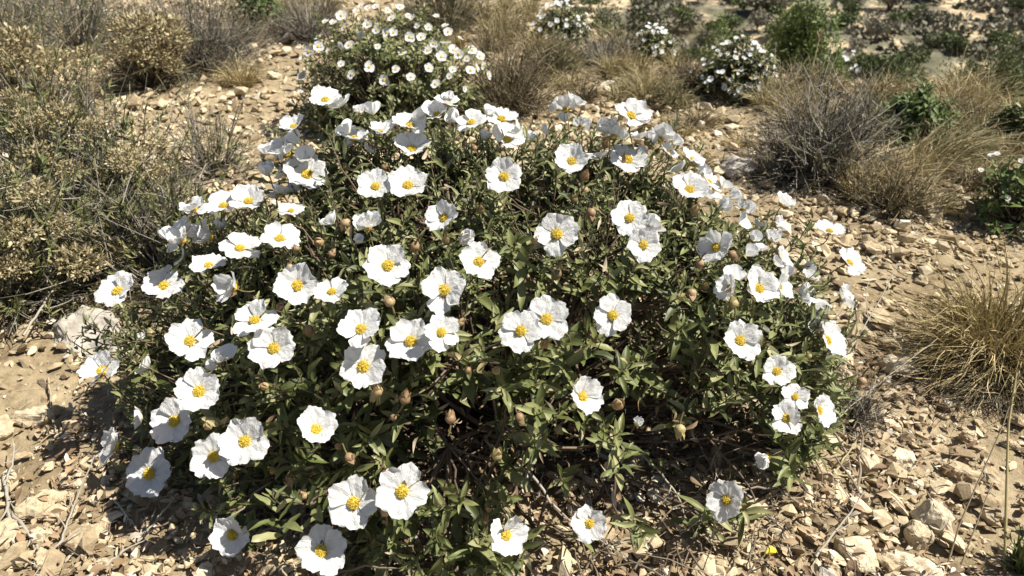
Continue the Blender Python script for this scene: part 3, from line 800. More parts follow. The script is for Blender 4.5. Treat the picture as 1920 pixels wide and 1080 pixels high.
# the many small side-on and half hidden blooms beyond the hundred large ones: one part
XF = [(330,440),(352,432),(375,440),(335,465),(388,420),(378,455),(410,430),(505,290),(512,318),(520,300),(560,270),(530,330),(516,372),(690,262),(730,245),(655,250),(645,275),(700,215),(800,215),(848,188),(905,262),(975,245),(995,262),
 (1045,200),(1075,195),(1095,245),(1140,250),(1165,262),(1205,232),(1222,272),(1245,250),(1262,270),(1310,330),(1355,352),(1366,372),(1330,372),(1400,400),(1412,452),(1425,470),(1448,440),(1470,500),(1452,495),(1400,480),(1375,520),(1378,560),(1510,512),(1525,552),(1530,580),(1560,640),(1535,612),(1500,560),
 (270,640),(405,690),(425,672),(268,782),(280,690),(470,452),(430,476),(545,360),(625,420),(672,455),(882,446),(1220,430),(1235,425),(1120,300),(318,450),(345,425),(362,402),(395,395),(345,480),(500,330),(545,315),(575,300),(640,200),(690,285),(860,225),(915,215),(1015,245),(1060,230),(1125,235),(1160,235),(1200,260),(1215,290),(1275,320),(1345,390),(1385,420),(1420,425),(1475,520),(1540,590),(1410,510)]
rx = np.random.RandomState(77); g = Geo(); PT5 = []
for k in range(5):
    sx_ = np.linspace(-1, 1, 7); tx_ = np.linspace(0, 1, 6); T_, S_ = np.meshgrid(tx_, sx_, indexing='ij')
    w_ = .06 + .42 * np.clip(T_ / .7, 0, 1) ** .9
    PT5.append((np.stack([S_ * w_, T_ * (1 - .24 * np.abs(S_) ** 2.5 * T_), .25 * T_ ** 2 + .13 * fbm(S_ * 2 + k * 7, T_ * 3, 3, k) * T_], -1).reshape(-1, 3), grid_faces(6, 7)))
tr_ = np.repeat(np.clip(np.linspace(0, 1, 6), .2, 1), 7)
for (px, py) in XF:
    P, N, t, hit = dome_hit(px, py)
    n_ = nrm(N * .7 + UP * rx.uniform(-.2, 1.2) + RT * rx.normal(0, .9) - FW * rx.uniform(-.3, .8)); sz = rx.uniform(.012, .022)
    x_ = nrm(np.cross(n_, rx.randn(3))); y_ = np.cross(n_, x_); cp = rx.uniform(.2, 1.0)
    for k in range(5 if rx.rand() < .7 else 3):
        a = k * 1.2566 + rx.normal(0, .12); o_ = x_ * math.cos(a) + y_ * math.sin(a)
        d_ = nrm(o_ * math.cos(cp) + n_ * math.sin(cp)); u_ = nrm(n_ * math.cos(cp) - o_ * math.sin(cp))
        tv, tf = PT5[rx.randint(5)]; Rr = frames(d_[None], u_[None])[0]
        g.add(tv * sz @ Rr.T + (P - C0), tf, tr_)
tag(g.build('small_blooms', M['petal'], shrub), kind='stuff')

# buds
def bud_mesh(seed, rn):
    r = np.random.RandomState(seed); g = Geo()
    a = np.arange(12) * 2 * np.pi / 12; t = np.linspace(0, 1, 9)
    rad = .36 * np.sin(np.pi * np.clip(t, .02, .985) ** .62) ** 1.05
    V = np.array([[(rad[i] * (1 + .10 * np.cos(5 * q / 1)) ) * np.cos(q + t[i] * .8), rad[i] * (1 + .10 * np.cos(5 * q)) * np.sin(q + t[i] * .8), t[i]] for i in range(9) for q in a])
    i = np.arange(8)[:, None]; j = np.arange(12)[None]; v = i * 12 + j; v2 = i * 12 + (j + 1) % 12
    g.add(V, np.stack([v, v2, v2 + 12, v + 12], -1).reshape(-1, 4), np.clip(rn + .1 * r.randn(len(V)), 0, 1))
    # loose sepals
    n = 3; b = np.arange(n) * 2.09 + r.rand(); d = np.stack([np.cos(b) * .45, np.sin(b) * .45, 1 + 0 * b], -1)
    scatter(g, [leaf_template(.6, -.25, .2, 3, 6)], np.zeros(n, int), np.stack([np.cos(b) * .1, np.sin(b) * .1, 0 * b], -1), frames(d, np.stack([np.cos(b), np.sin(b), 0 * b], -1) * -1), np.full((n, 3), .95), np.full(n, rn))
    tubes(g, bez(np.array([[0, 0, .05]]), np.array([[0, 0, -.3]]), np.array([[.25, 0, -.8]]), 6), np.full((1, 6), .07), np.array([.1]), 5)
    return g.build('bud', M['bud'], link=False)
BUDS = [bud_mesh(60 + k, rn) for k, rn in enumerate((.1, .45, .55, .75, .85, 1.0, .35))]
KN = [(710,741),(757,757),(928,697),(875,690),(970,775),(1044,798),(650,850),(930,860),(735,575),(860,610),(1270,560),(1100,350),(1045,505),(780,455),(525,575),(404,545),(1300,400),(1160,225),(1200,248),(1232,285),(600,455),(545,495),(490,1020),(507,1040),(545,910),(515,885),(655,865),(1018,650),(740,780),(1275,795),(1155,760),(1210,260),(1110,390),(1075,380),(560,470),(845,795)]
bl = [dome_hit(a, b)[0] for a, b in KN]
sel = np.random.RandomState(8).permutation(len(P1))
for i in sel:
    if len(bl) >= 100: break
    q = P1[i] + N1[i] * .012
    if q[1] < 1.2 and q[2] > .08: bl.append(q)
br = np.random.RandomState(15)
for q in bl:
    d = nrm(np.array([br.randn() * .5, br.randn() * .5 - .2, br.choice([1.0, 1.0, -.9])]))
    x = nrm(np.cross(d, [.3, .8, .1])); R = np.stack([x, np.cross(d, x), d], -1)
    link_obj('bud', BUDS[br.randint(len(BUDS))], shrub, mw=mw(q - C0, R, br.uniform(.010, .019)))

# ------------------------------------------------------------------ other plants
def tips_on(Rx, Ry, Hh, n, r, k0=.75, k1=1.0, zmin=.08, lump_=.3):
    u = nrm(r.randn(n * 3, 3)); u[:, 2] = np.abs(u[:, 2]); u = u[u[:, 2] > zmin][:n]
    lump = 1 + lump_ * fbm(u[:, 0] * 2.2 + r.rand() * 50, u[:, 1] * 2.2 + u[:, 2] * 2, 3, int(r.randint(1000)))
    return u * np.array([Rx, Ry, Hh]) * r.uniform(k0, k1, (len(u), 1)) * lump[:, None]

def place(px, py, wpx, hpx):
    P, t = ground(px, py)
    return P, wpx * t / FPX / 2, hpx * t / FPX, t

def branches_geo(g, T, r, r0, r1, m=7, sub=0, spread=.25, wob=.03, baser=.12):
    n = len(T); S = T * np.array([baser, baser, 0]) + r.randn(n, 3) * np.array([1, 1, 0]) * .02 * np.abs(T).max()
    c = T * np.array([.55, .55, .35]) + r.randn(n, 3) * wob * np.abs(T).max()
    P = bez(S, c, T, m); sz = np.abs(T).max()
    P[:, 1:] += r.randn(n, m - 1, 3) * sz * .012
    tubes(g, P, np.linspace(r0, r1, m)[None] * (.7 + .6 * r.rand(n, 1)), r.rand(n), 4)
    ends = [T]
    if sub:
        k = r.randint(m // 2, m, (n, sub)); A = P[np.arange(n)[:, None], k].reshape(-1, 3)
        dirv = nrm(np.repeat(T - S, sub, 0)); e = A + (dirv * .7 + r.randn(len(A), 3) * .55) * (sz * spread * (.5 + r.rand(len(A), 1)))
        e[:, 2] = np.maximum(e[:, 2], .01)
        tubes(g, bez(A, (A + e) / 2 + r.randn(len(A), 3) * sz * .02, e, 5), np.linspace(r1 * 1.2, r1 * .6, 5)[None] * np.ones((len(A), 1)), r.rand(len(A)), 3)
        ends.append(e)
    return ends

def head_part(root, c, rad, r, n=110, mt='head'):
    g = Geo(); u = nrm(r.randn(n, 3)) * (r.rand(n, 1) ** .4) * rad * np.array([1.2, 1, .75])
    d = nrm(u + r.randn(n, 3) * rad * .5 + np.array([0, 0, rad * .4]))
    scatter(g, [leaf_template(.4, -.2, .5, 3, 4), leaf_template(.6, .2, .5, 3, 4)], r.randint(0, 2, n), u, frames(d, nrm(r.randn(n, 3))), np.repeat((rad * (.15 + .17 * r.rand(n)))[:, None], 3, 1), r.rand(n))
    o = g.build('seed_head', M[mt], root); o.location = [float(v) for v in c]
    return o

def needles_geo(g, T, AXs, r, per=22, span=.05, L=.018, w=.11, wide=False):
    n = len(T); temps = [leaf_template(w, .15, .3, 3, 4), leaf_template(w * 1.3, -.15, .3, 3, 4)]
    for k in range(per):
        f = k / per; base = T - AXs * (span * f * (.6 + .8 * r.rand(n, 1)))
        rd = nrm(np.cross(AXs, r.randn(n, 3))); ph = .35 + .8 * f + r.randn(n, 1) * .15
        d = AXs * np.cos(ph) + rd * np.sin(ph); l = L * (.6 + .6 * r.rand(n)) * (.6 + .4 * f)
        scatter(g, temps, r.randint(0, 2, n), base, frames(d, AXs + r.randn(n, 3) * .1), np.stack([l, l, l], -1), np.clip(.2 + .6 * r.rand(n) + .0 * f, 0, 1))

def shrub_needle(px, py, w, h, label, seed, nst=120, sub=3, leaf='needle', twig='greytwig', heads=0, cover=.5, L=.018, per=18, headmt='head', lw=.12, group=None, name='dwarf_shrub', headspots=None, rosettes=0):
    r = np.random.RandomState(seed); P, R, Hh, t = place(px, py, w, h)
    root = thing(name, label, 'shrub', P, group)
    T = tips_on(R, R * .8, Hh, nst, r, .7, 1.0)
    g = Geo(); ends = branches_geo(g, T, r, .0028, .0010, 8, sub, .28)
    g.build('branches', M[twig], root)
    E = np.concatenate(ends); A = nrm(E / np.array([R, R, Hh]) + np.array([0, 0, .5]) + r.randn(len(E), 3) * .3)
    k = r.rand(len(E)) < cover
    if k.any() and leaf:
        g = Geo(); needles_geo(g, E[k], A[k], r, per, .045 * L / .018, L, lw)
        if rosettes:
            j = r.permutation(len(T))[:rosettes]; g2 = Geo(); needles_geo(g2, T[j] * 1.03, nrm(A[j] + np.array([0, 0, .6])), r, 26, .03, .028, .24)
            for v_, f_, r_ in zip(g2.V, g2.F, g2.R): g.add(v_, f_ - f_.min(), .22 + .33 * (r_ - .2) / .6)
        g.build('foliage', M[leaf], root)
    if headspots:
        for (hx, hy, hw) in headspots:
            Q, _, t2, _ = dome_hit(hx, hy, P, np.array([R, R * .8, Hh])); head_part(root, Q - P, hw * t2 / FPX / 2, r, 360, headmt)
    for i in range(heads):
        q = T[r.randint(len(T))]
        if q[2] > Hh * .35: head_part(root, q, r.uniform(.012, .024), r, 60, headmt)
    return root

def shrub_twig(px, py, w, h, label, seed, n=380, sub=3, twig='greytwig', leaf=None, cover=.2, group=None, name='twiggy_bush', spiky=.5, r0=.0022):
    r = np.random.RandomState(seed); P, R, Hh, t = place(px, py, w, h)
    root = thing(name, label, 'shrub', P, group)
    T = tips_on(R, R * .8, Hh, n, r, 1 - spiky, 1.05)
    g = Geo(); ends = branches_geo(g, T, r, r0, r0 * .35, 7, sub, .22, .05); g.build('branches', M[twig], root)
    if leaf:
        E = np.concatenate(ends); A = nrm(E + np.array([0, 0, .1])); k = r.rand(len(E)) < cover
        g = Geo(); needles_geo(g, E[k], A[k], r, 10, .03, .014, .2); g.build('foliage', M[leaf], root)
    return root

def tussock(px, py, w, h, label, seed, n=700, mt='straw', group=None, name='grass_tussock', wid=.0012, lean=(0, 0), droop=.5, heads=0):
    r = np.random.RandomState(seed); P, R, Hh, t = place(px, py, w, h)
    a = r.rand(n) * 6.28; rr0 = r.rand(n) ** .5
    S = np.stack([np.cos(a) * rr0 * R * .35, np.sin(a) * rr0 * R * .3, np.zeros(n) - .005], -1)
    out = (.35 + .75 * r.rand(n)) * R; hh = Hh * (.25 + .9 * r.rand(n)) * (.7 + .6 * (vnoise(a * 1.3 + seed, rr0 * 3, seed) + .5)) * (1 - .35 * (out / R / 1.1) ** 2)
    a2 = a + r.randn(n) * .9
    c = S + np.stack([np.cos(a2) * out * .25, np.sin(a2) * out * .2, hh * .8], -1)
    e = S + np.stack([np.cos(a2) * out + lean[0] * R, np.sin(a2) * out * .8 + lean[1] * R, hh * (1 - droop * r.rand(n) * .6)], -1)
    g = Geo(); m = 7; Wd = np.linspace(1, .15, m)[None] * wid * (.5 + r.rand(n, 1))
    c = c + r.randn(n, 3) * R * .10; e = e + r.randn(n, 3) * R * .10; e[:, 2] = np.maximum(e[:, 2], .003)
    ribbons(g, bez(S, c, e, m) + r.randn(n, m, 3) * .0015, Wd, r.rand(n))
    o = g.build(name, M[mt]); o.location = [float(v) for v in P]
    return tag(o, label, 'grass tuft', group)

def shrub_leafy(px, py, w, h, label, seed, n=260, mt='leaf', name='leafy_shrub', L=.022, npair=5, lift=0, group=None, cat='shrub', inner=.5, temps=None, lump=.35):
    r = np.random.RandomState(seed); P, R, Hh, t = place(px, py, w, h)
    root = thing(name, label, cat, P, group)
    T = np.concatenate([tips_on(R, R * .8, Hh, n, r, .8, 1.05, .08, lump), tips_on(R, R * .8, Hh, int(n * inner), r, .45, .85)])
    A = nrm(T / np.array([R, R, Hh]) + np.array([0, 0, .4]) + r.randn(len(T), 3) * .3)
    g = Geo(); branches_geo(g, T, r, .0025, .0009, 6, 0); g.build('branches', M['wood'], root)
    g = Geo(); shoots(g, T, A, temps or [leaf_template(.34, .2, .4, 3, 5), leaf_template(.3, .35, .4, 3, 5)], npair, L * .4, L * .5, L * 1.2); g.build('foliage', M[mt], root)
    return root, P, R, Hh, t

# --- second white flowering shrub behind
b2, P_, R_, H_, t_ = shrub_leafy(738, 232, 370, 220, 'smaller dark green shrub behind the big one, dotted with small white flowers', 41, 520, 'leaf', 'flowering_shrub', .022, 5, inner=.55, lump=.42, cat='flowering shrub')
F2 = [(660,140),(720,150),(770,145),(600,70),(655,85),(735,35),(765,30),(790,70),(850,95),(690,15),(840,60),(885,95),(905,125),(640,120),(668,22),(677,11),(705,13),(727,20),(750,14),(647,52),(690,46),(706,57),(725,61),(738,61),(677,66),(773,33),(783,49),(818,31),(803,52),(835,49),(708,88),(863,73),(802,95),(813,82),(823,92),(835,82),(827,107),(692,126),(860,102),(875,110),(899,106),(803,128),(849,131),(843,143),(817,158),(882,133),(892,127),(915,141),(870,167),(592,42),(610,41),(625,43),(567,90),(580,97),(617,95),(597,88),(567,143),(563,173),(568,110),(640,85),(755,100),(768,70),(640,30),(742,130)]
RD2 = np.array([R_ * 1.02, R_ * .82, H_ * 1.02])
for (a, b) in F2:
    Q, N, t, hit = dome_hit(a, b, P_, RD2)
    Q = Q + ray(a, b) * fr.uniform(-.07, .0)
    add_small_flower(b2, Q - P_, -FW * .6 + N * .6 + np.array([0, 0, .5]) + fr.randn(3) * .4, fr.uniform(12, 22) * t / FPX, fr)
# --- more distant flowering shrubs
def far_flowering(px, py, w, h, label, seed, nfl, n=200, mt='brightgreen', fpx=13, L=.022):
    root, P, R, Hh, t = shrub_leafy(px, py, w, h, label, seed, n, mt, 'flowering_shrub', L, 4, cat='flowering shrub')
    r = np.random.RandomState(seed); T = tips_on(R, R * .8, Hh, nfl, r, .92, 1.04, .25)
    for q in T:
        if q[1] > R * .5 and r.rand() < .5: q = q * np.array([1, -1, 1])
        add_small_flower(root, q, nrm(q) + np.array([0, -.5, .6]) + r.randn(3) * .2, fpx * r.uniform(.5, 1.2) * t / FPX, r, stam=fpx > 11)
far_flowering(1052, 78, 120, 62, 'low shrub with tiny white flowers left of the dark green bushes at the top', 42, 60, 150, mt='needle', fpx=9)
far_flowering(1222, 112, 100, 58, 'faint greyish shrub with tiny pale flowers below the dark green bushes', 43, 50, 150, fpx=8, mt='needle')
far_flowering(1378, 186, 165, 104, 'round green shrub with small white flowers in front of the large green bush', 44, 95, 230, mt='needle', fpx=10)
far_flowering(1898, 420, 190, 150, 'green shrub with a few white flowers at the right edge', 45, 12, 70, fpx=15)
far_flowering(1590, 150, 100, 40, 'sparse low plant with white flowers beside the flower spikes on the ridge', 46, 14, 70, fpx=10)

# --- bushes at the left
shrub_needle(50, 560, 400, 270, 'grey stemmed dwarf bush with narrow olive leaves filling the left edge', 60, 230, 4, 'needle', 'greytwig', 0, .45, .022, 18, lw=.19, rosettes=34, headspots=[(215, 430, 90), (150, 490, 80), (30, 440, 80), (60, 360, 70), (110, 420, 50), (20, 500, 60), (215, 470, 60)])
shrub_needle(330, 530, 300, 220, 'tangled dwarf bush of bare stems between the left edge and the flowering shrub', 61, 190, 4, 'needle', 'greytwig', 0, .3, .020, 16, lw=.19, rosettes=18, headspots=[(235, 300, 60), (300, 320, 40)])
shrub_needle(170, 430, 420, 260, 'wide dwarf bush with sage green leaf tips in the left middle', 62, 230, 4, 'needle', 'greytwig', 0, .42, .022, 18, lw=.19, rosettes=42, headspots=[(60, 230, 70), (240, 290, 50), (110, 215, 60), (170, 235, 45), (70, 290, 60), (130, 320, 50), (20, 320, 60), (290, 270, 40), (30, 190, 60)])
shrub_needle(400, 330, 190, 150, 'thin open bush of dark upright stems beside the bare stones', 66, 60, 3, 'needle', 'greytwig', 0, .35, .017, 14)
shrub_needle(50, 250, 300, 230, 'olive and straw coloured dwarf bush near the upper left corner', 63, 190, 3, 'needle', 'browntwig', 0, .5, .02, 12, headspots=[(25, 75, 70), (20, 110, 70), (100, 120, 70), (150, 110, 60)])
shrub_needle(285, 165, 170, 130, 'dwarf bush crowned with golden dry flower heads', 64, 120, 3, 'needle', 'browntwig', 0, .4, .02, 10, headspots=[(250, 50, 70), (300, 55, 80), (325, 80, 60), (240, 90, 60), (320, 120, 40), (285, 100, 60)])
shrub_twig(375, 130, 300, 160, 'dark grey leafless thorny bush behind the golden heads', 65, 420, 4, 'greytwig', 'needle_dark', .15)
shrub_needle(150, 95, 280, 130, 'dark grey green bush at the top left', 67, 170, 3, 'needle_dark', 'greytwig', 0, .6, .022, 12)
shrub_twig(30, 60, 260, 90, 'pale grey thorny bush in the top left corner', 68, 300, 3, 'greytwig', 'needle_dark', .2)
shrub_leafy(490, 62, 110, 90, 'small upright green plant at the top between grey bushes', 69, 90, 'brightgreen', 'green_plant', .03, 4, cat='plant')
shrub_twig(580, 75, 160, 90, 'purplish grey twiggy bush at the top left of the smaller white flowering shrub', 70, 260, 3, 'greytwig')
shrub_twig(450, 95, 120, 80, 'low brown twiggy bush beside the small upright green plant', 71, 200, 3, 'browntwig')
shrub_needle(835, 62, 180, 120, 'dark bush behind the smaller white flowering shrub', 72, 170, 4, 'needle_dark', 'browntwig', 0, .6, .022, 10)
shrub_twig(950, 215, 200, 130, 'fine brown twiggy bush to the right of the smaller white flowering shrub', 73, 420, 4, 'browntwig', None)
shrub_needle(1040, 148, 100, 66, 'dense rounded yellow green cushion bush on the bare stones', 74, 420, 3, 'needle', 'browntwig', 0, .95, .012, 9, name='cushion_bush')
shrub_twig(1522, 340, 245, 185, 'big grey thorny cushion bush on the right slope', 75, 400, 5, 'greytwig', 'needle', .07, r0=.0026, spiky=.6)
shrub_twig(1665, 395, 210, 120, 'low brown twiggy bush spreading right of the grey thorny one', 76, 170, 4, 'browntwig', 'needle', .06, spiky=.6)
shrub_leafy(1700, 255, 150, 90, 'bright green leafy plant behind the grey thorny bush', 77, 150, 'brightgreen', 'green_plant', .026, 4, cat='plant')
shrub_twig(1592, 800, 150, 110, 'small grey wiry plant at the right foot of the flowering shrub', 78, 120, 3, 'greytwig', None, r0=.0014, name='wiry_plant')
shrub_twig(1290, 170, 130, 60, 'low brown twiggy bush left of the round green flowering one', 79, 240, 3, 'browntwig')
shrub_twig(1130, 120, 150, 50, 'low purplish twiggy bush beneath the faint pale flowers', 80, 240, 3, 'greytwig')
shrub_leafy(1900, 275, 110, 90, 'dark green bush cut off by the right edge on the ridge', 81, 130, 'leaf', 'leafy_shrub', .03, 4)

# --- dry grass
tussock(1850, 690, 350, 235, 'big golden olive tussock of dry grass at the right edge', 90, 1700, 'olive_straw', wid=.0015, droop=1.4)
tussock(1880, 745, 250, 120, 'dark tangle of dead grass at the foot of the golden tussock', 91, 700, 'browntwig', wid=.001, droop=1.2)
tussock(1215, 185, 115, 65, 'brown tuft of dry grass on the scree above the big shrub', 92, 700, 'straw', wid=.0012)
tussock(1150, 152, 100, 62, 'straw coloured tuft left of the brown one above the big shrub', 93, 600, 'straw', wid=.0012)
tussock(1610, 375, 170, 110, 'golden grass growing through the thorny bushes on the right', 94, 350, 'olive_straw', wid=.0012, lean=(.5, 0))
tussock(1740, 320, 200, 110, 'straw coloured grass leaning right behind the thorny bush', 95, 320, 'straw', wid=.0012, lean=(.6, 0))
tussock(455, 165, 110, 60, 'yellowish tuft of grass on the bare stones at the upper left', 96, 350, 'olive_straw')
tussock(1912, 1075, 90, 150, 'green grass blades at the lower right corner', 97, 90, 'greenblade', wid=.0028)
rt_ = random.Random(12)
zones = [(850, 1000, 20, 110, 40, 60), (1000, 1340, 60, 200, 50, 50), (1400, 1640, 170, 250, 60, 55), (1650, 1900, 185, 260, 70, 60), (1240, 1420, 190, 330, 50, 35), (1640, 1920, 280, 400, 60, 50), (500, 640, 20, 80, 60, 60)]
cnt = [14, 26, 18, 22, 10, 16, 8]
for zi, (x0, x1, y0, y1, w, h) in enumerate(zones):
    for k in range(cnt[zi]):
        px, py = rt_.uniform(x0, x1), rt_.uniform(y0, y1)
        s = rt_.uniform(.7, 1.5)
        tussock(px, py, w * s * 1.6, h * s, 'small dry tuft of straw coloured grass among the plants on the slope behind', 200 + zi * 30 + k, 220, rt_.choice(['straw', 'straw', 'olive_straw', 'browntwig']), group='small dry grass tufts on the slope behind', wid=.0014)

shrub_needle(1600, 270, 130, 90, 'grey green bush tuft behind the grey thorny one', 83, 90, 3, 'needle', 'greytwig', 0, .5, .022, 10)
shrub_needle(1790, 300, 150, 70, 'low sage coloured bush on the far right scree', 84, 90, 3, 'needle', 'browntwig', 0, .6, .022, 10)
shrub_needle(1255, 205, 90, 50, 'low olive dwarf bush on the scree above the big shrub', 85, 70, 3, 'needle', 'browntwig', 0, .6, .02, 10)
# --- single dry stalks with heads
def stalk(pts, r, label, head=None, mt='straw', hs=.006):
    P0, t = ground(pts[0][0], pts[0][1]); dep = float((P0 - CO) @ FW)
    Q = [P0]
    for (px, py) in pts[1:]: Q.append(CO + ray(px, py) * dep)
    Q = np.array(Q) - P0; m = 14; tt = np.linspace(0, len(Q) - 1, m)
    C = np.stack([np.interp(tt, range(len(Q)), Q[:, a]) for a in range(3)], -1)
    root = thing('dry_stalk', label, 'dry stalk', P0)
    g = Geo(); tubes(g, C[None], np.linspace(r, r * .5, m)[None], np.array([.7]), 5); g.build('stem', M[mt], root)
    if head == 'round': head_part(root, C[-1], hs, RNG, 60)
    if head == 'ear':
        n = 60; f = RNG.rand(n); L = np.linalg.norm(C[-1]) * .22; ax = nrm(C[-1] - C[-3])
        b = C[-1] - ax * (f * L)[:, None] * .9; d = nrm(ax + RNG.randn(n, 3) * .35)
        g = Geo(); scatter(g, [leaf_template(.3, 0, .4, 3, 4)], np.zeros(n, int), b, frames(d, nrm(RNG.randn(n, 3))), np.full((n, 3), hs * 1.6), RNG.rand(n)); g.build('seed_head', M['straw'], root)
    return root
stalk([(1450, 318), (1463, 245)], .0016, 'pale stalk with a round dry head in front of the grey thorny bush', 'round', hs=.008)
stalk([(1512, 170), (1528, 110), (1538, 62)], .0022, 'tall dry grass ear standing on the ridge against the green bush', 'ear', hs=.012)
stalk([(1770, 1078), (1800, 980), (1880, 800), (1912, 700)], .0013, 'long brown grass stem leaning right at the lower right', 'ear', 'browntwig', .004)
stalk([(1795, 1078), (1830, 985), (1860, 905)], .0012, 'shorter brown stem beside the long one at the lower right', None, 'browntwig')
stalk([(1880, 1078), (1890, 800), (1906, 700)], .0022, 'upright straw stem at the right edge', None, 'straw')
stalk([(280, 145), (305, 50)], .0022, 'bare pale stalk standing in front of the golden flower heads', None, 'straw')
stalk([(345, 140), (385, 68)], .002, 'bare grey stalk leaning right beside the golden flower heads', None, 'greytwig')
stalk([(105, 90), (90, 40), (80, -10)], .002, 'tall dry stem rising out of the top left corner', None, 'straw')
stalk([(110, 95), (70, 50), (30, 0)], .0016, 'thin dry stem leaning left at the top left corner', None, 'straw')
stalk([(375, 300), (405, 230), (418, 190)], .0018, 'dark stem topped with a green leaf tuft above the bare stones', None, 'browntwig')
stalk([(85, 180), (35, 90)], .0018, 'pale leaning stem in the upper left bushes', None, 'straw')
stalk([(1560, 360), (1570, 300), (1590, 265)], .0018, 'golden dry ear in the thorny bush, left one of a pair', 'ear', 'straw', .007)
stalk([(1640, 350), (1700, 290), (1790, 215)], .0014, 'long straw stem leaning far right over the scree', None, 'straw')
stalk([(1690, 400), (1750, 340), (1800, 290)], .0014, 'lower straw stem leaning right over the scree', None, 'straw')
stalk([(1848, 385), (1850, 300)], .0012, 'thin upright stem left of the white flowers at the right edge', None, 'straw')

# --- spikes of white blossom on the ridge
def spike(px, py, hpx, lx, label, seed, n=22):
    r = np.random.RandomState(seed); P, t = ground(px, py); Hh = hpx * t / FPX
    root = thing('blossom_spike', label, 'flower spike', P)
    e = np.array([[lx * Hh, 0, Hh]]); g = Geo(); C = bez(np.zeros((1, 3)), e * np.array([.2, 0, .55]), e, 10)
    tubes(g, C, np.linspace(.003, .0015, 10)[None], np.array([.6]), 5); g.build('stem', M['greenblade'], root)
    for k in range(n):
        f = .45 + .55 * k / n; c = C[0][int(f * 9)] + r.randn(3) * Hh * .025
        o = link_obj('blossom', SMALLF[r.randint(6)], root, mw=mw(c, frames(nrm(r.randn(3)), np.array([0, -.5, .6])), .011 * r.uniform(.7, 1.3)))
spike(1606, 140, 58, .05, 'upright white blossom spike on the ridge, tallest left of the valley', 1)
spike(1596, 140, 45, -.12, 'short white blossom spike leaning left beside the tall one', 2)
spike(1762, 160, 46, .05, 'white blossom spike leaning slightly over the dark valley bushes, left of a pair', 3)
spike(1785, 158, 44, .15, 'thin white blossom spike just right of the bushier one', 4, 14)
spike(1826, 162, 62, .42, 'white blossom spike leaning right near the right edge', 5)

# --- fallen yellow petal
Pp, tp = ground(1450, 1048); lt = leaf_template(.9, .4, .3, 5, 6)
yp = mesh_np('fallen_petal', lt[0] * .016, [lt[1]], M['yellow'], rnd=np.full(len(lt[0]), .5)); yp.location = Pp + np.array([0, 0, .012]); yp.rotation_euler = (.2, .1, 1.9)
tag(yp, 'small crumpled yellow petal lying in the gravel at the bottom right', 'petal')

# ------------------------------------------------------------------ beyond the ridge
def crown_mesh(seed, n, name, mt, leaf=.05, lobes=9, stretch=(1, 1, .8)):
    r = np.random.RandomState(seed); g = Geo()
    c = nrm(r.randn(lobes, 3)) * r.uniform(.25, .62, (lobes, 1)); c[:, 2] = np.abs(c[:, 2]) * .9 - .05
    rad = r.uniform(.28, .5, lobes)
    i = r.randint(0, lobes, n); u = nrm(r.randn(n, 3)); P = (c[i] + u * (rad[i] * r.uniform(.75, 1.05, n))[:, None]) * np.array(stretch) + np.array([0, 0, .5 * max(stretch[2], 1)])
    P[:, 2] = np.maximum(P[:, 2], .02 + .1 * r.rand(n))
    d = nrm(u * .6 + r.randn(n, 3) * .6 + np.array([0, 0, .3]))
    lobe = r.rand(lobes)
    scatter(g, [leaf_template(.5, .2, .3, 3, 4), leaf_template(.35, .3, .3, 3, 4)], r.randint(0, 2, n), P, frames(d, nrm(u + r.randn(n, 3) * .5)), np.repeat((leaf * (.6 + .8 * r.rand(n)))[:, None], 3, 1), np.clip(.5 * r.rand(n) + .5 * lobe[i], 0, 1))
    return g.build(name, M[mt], link=False)
def trunk_mesh(seed):
    r = np.random.RandomState(seed); g = Geo(); n = 9
    e = nrm(r.randn(n, 3)) * .4 + np.array([0, 0, .8]); b = np.zeros((n, 3)); tubes(g, bez(b + np.array([0, 0, -.1]), e * np.array([.3, .3, .5]), e, 6), np.linspace(.04, .012, 6)[None] * np.ones((n, 1)), r.rand(n), 5)
    return g.build('trunk', M['wood'], link=False)
TR = [trunk_mesh(k) for k in range(3)]
def bush(x, y, w, h, cm, label, cat='bush', group=None, name='bush', z=None):
    P = np.array([x, y, float(H(x, y)) if z is None else z])
    root = thing(name, label, cat, P, group); s = Matrix.Diagonal((w / 2, w / 2, h / 1.35, 1)) @ Matrix.Rotation(random.random() * 6.28, 4, 'Z')
    link_obj('crown', cm, root, mw=s); link_obj('trunk', TR[random.randrange(3)], root, mw=s)
    return root
def bush_at(px, pybase, dist, wpx, hpx, cm, label, **k):
    """the bush stands on the hidden slope `dist` metres away, its foot seen (or hidden) at pybase"""
    d = ray(px, pybase); P = CO + d * dist
    z = float(H(P[0], P[1]))
    w = wpx * dist / FPX; h = hpx * dist / FPX + max(0, P[2] - z)
    nl, mt = cm; q = (h / 1.25) / (w / 2)
    c = crown_mesh(int(px) + 7, nl, 'crown', mt, .085, 14, (1, 1, q)); c.transform(Matrix.Diagonal((1, 1, 1, 1)))
    P3_ = np.array([P[0], P[1], z]); root = thing('bush', label, 'bush', P3_)
    link_obj('crown', c, root, mw=Matrix.Diagonal((w / 2, w / 2, w / 2, 1)))
    link_obj('trunk', TR[int(px) % 3], root, mw=Matrix.Diagonal((w / 2, w / 2, h / 1.5, 1)))
    return root
big = (19000, 'brightgreen'); big2 = (6000, 'fargreen')
mid = [(4000, 'fargreen'), (4000, 'brightgreen'), (4000, 'fargreen')]
far = [crown_mesh(520 + k, 800, 'crown', mt, .15, 6, (1, 1, .7)) for k, mt in enumerate(['fargreen', 'fargreen', 'scrub', 'fargreen', 'scrub'])]
bush_at(1505, 118, 4.6, 185, 105, big, 'large bright green bush standing just beyond the ridge')
bush_at(1462, 112, 5.4, 120, 75, big2, 'dark green bush on the left behind the large bright green one')
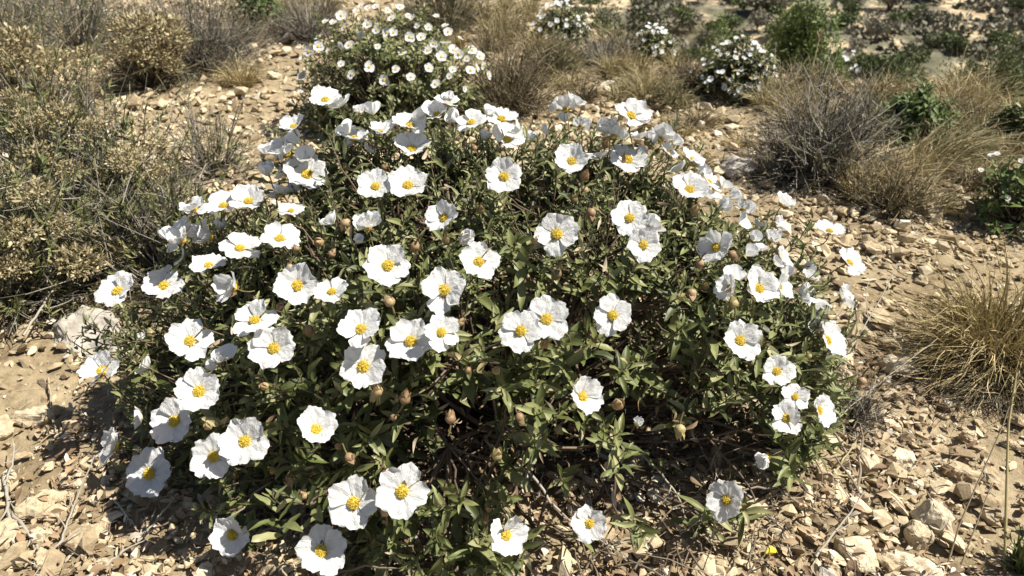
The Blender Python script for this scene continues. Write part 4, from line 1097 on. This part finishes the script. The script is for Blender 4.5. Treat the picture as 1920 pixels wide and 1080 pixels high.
bush_at(1345, 92, 5.2, 110, 62, mid[1], 'green bush left of the large bright one beyond the ridge')
bush_at(1120, 55, 6, 160, 66, mid[0], 'dark green bush at the top centre beyond the slope')
bush_at(1215, 66, 6, 130, 70, mid[2], 'dark green bush at the top right of centre')
bush_at(1040, 12, 8, 110, 40, mid[1], 'green bush cut off by the top edge near the centre')
bush_at(1880, 150, 5, 140, 100, big2, 'dark green bush at the right edge beyond the ridge')
bush_at(1700, 140, 6.5, 100, 45, mid[0], 'dark green bush below the bare terraces')
bush_at(1790, 160, 6, 110, 45, mid[2], 'dark bush behind the leaning white spikes')
bush_at(1600, 135, 6.5, 80, 36, mid[1], 'olive green bush behind the tall white spike')
bush_at(1660, 155, 5, 100, 40, mid[0], 'low dark bush at the ridge line')
bush_at(1840, 168, 5, 120, 45, mid[2], 'low dark green bush at the ridge line near the right edge')
rv = random.Random(3); k = 0
while k < 290:
    y = rv.uniform(21, 50); x = rv.uniform(-.02, .78) * y * .95
    if vnoise(np.array(x / 3.0), np.array(y / 3.0), 4) < -.22: continue
    w = rv.uniform(.7, 1.35) * (1 + y / 60) * (1.4 if rv.random() < .2 else .8)
    bush(x, y, w, w * rv.uniform(.45, .75), far[rv.randrange(5)], 'small dark rounded bush dotted over the valley side', group='bushes dotted over the valley side'); k += 1
# low scrub cover of the valley
n = 8000; y = 23 + RNG.rand(n) * 32; x = (-.1 + RNG.rand(n) * .95) * y
m_ = vnoise(x * .22, y * .22, 8) + .5 * vnoise(x, y, 9) > .0; x, y = x[m_], y[m_]; n = len(x)
g = Geo(); s = .14 + .34 * RNG.rand(n) ** 2
def clump(seed):
    r = np.random.RandomState(seed); gg = Geo(); u = nrm(r.randn(22, 3)); u[:, 2] = np.abs(u[:, 2])
    scatter(gg, [leaf_template(.7, .2, .3, 3, 3)], np.zeros(22, int), u * np.array([.6, .6, .35]) * r.uniform(.5, 1, (22, 1)), frames(nrm(u + r.randn(22, 3) * .7), nrm(u + r.randn(22, 3) * .4)), np.full((22, 3), .5), r.rand(22))
    return np.concatenate(gg.V), np.concatenate(gg.F)
scatter(g, [clump(700 + k) for k in range(6)], RNG.randint(0, 6, n), np.stack([x, y, H(x, y)], -1), rand_rot_flat(n, .15), np.stack([s * 1.5, s * 1.2, s * 1.2], -1), RNG.rand(n))
tag(g.build('low_scrub', M['scrub']), 'low grey green scrub covering the far valley side', 'scrub', kind='stuff')
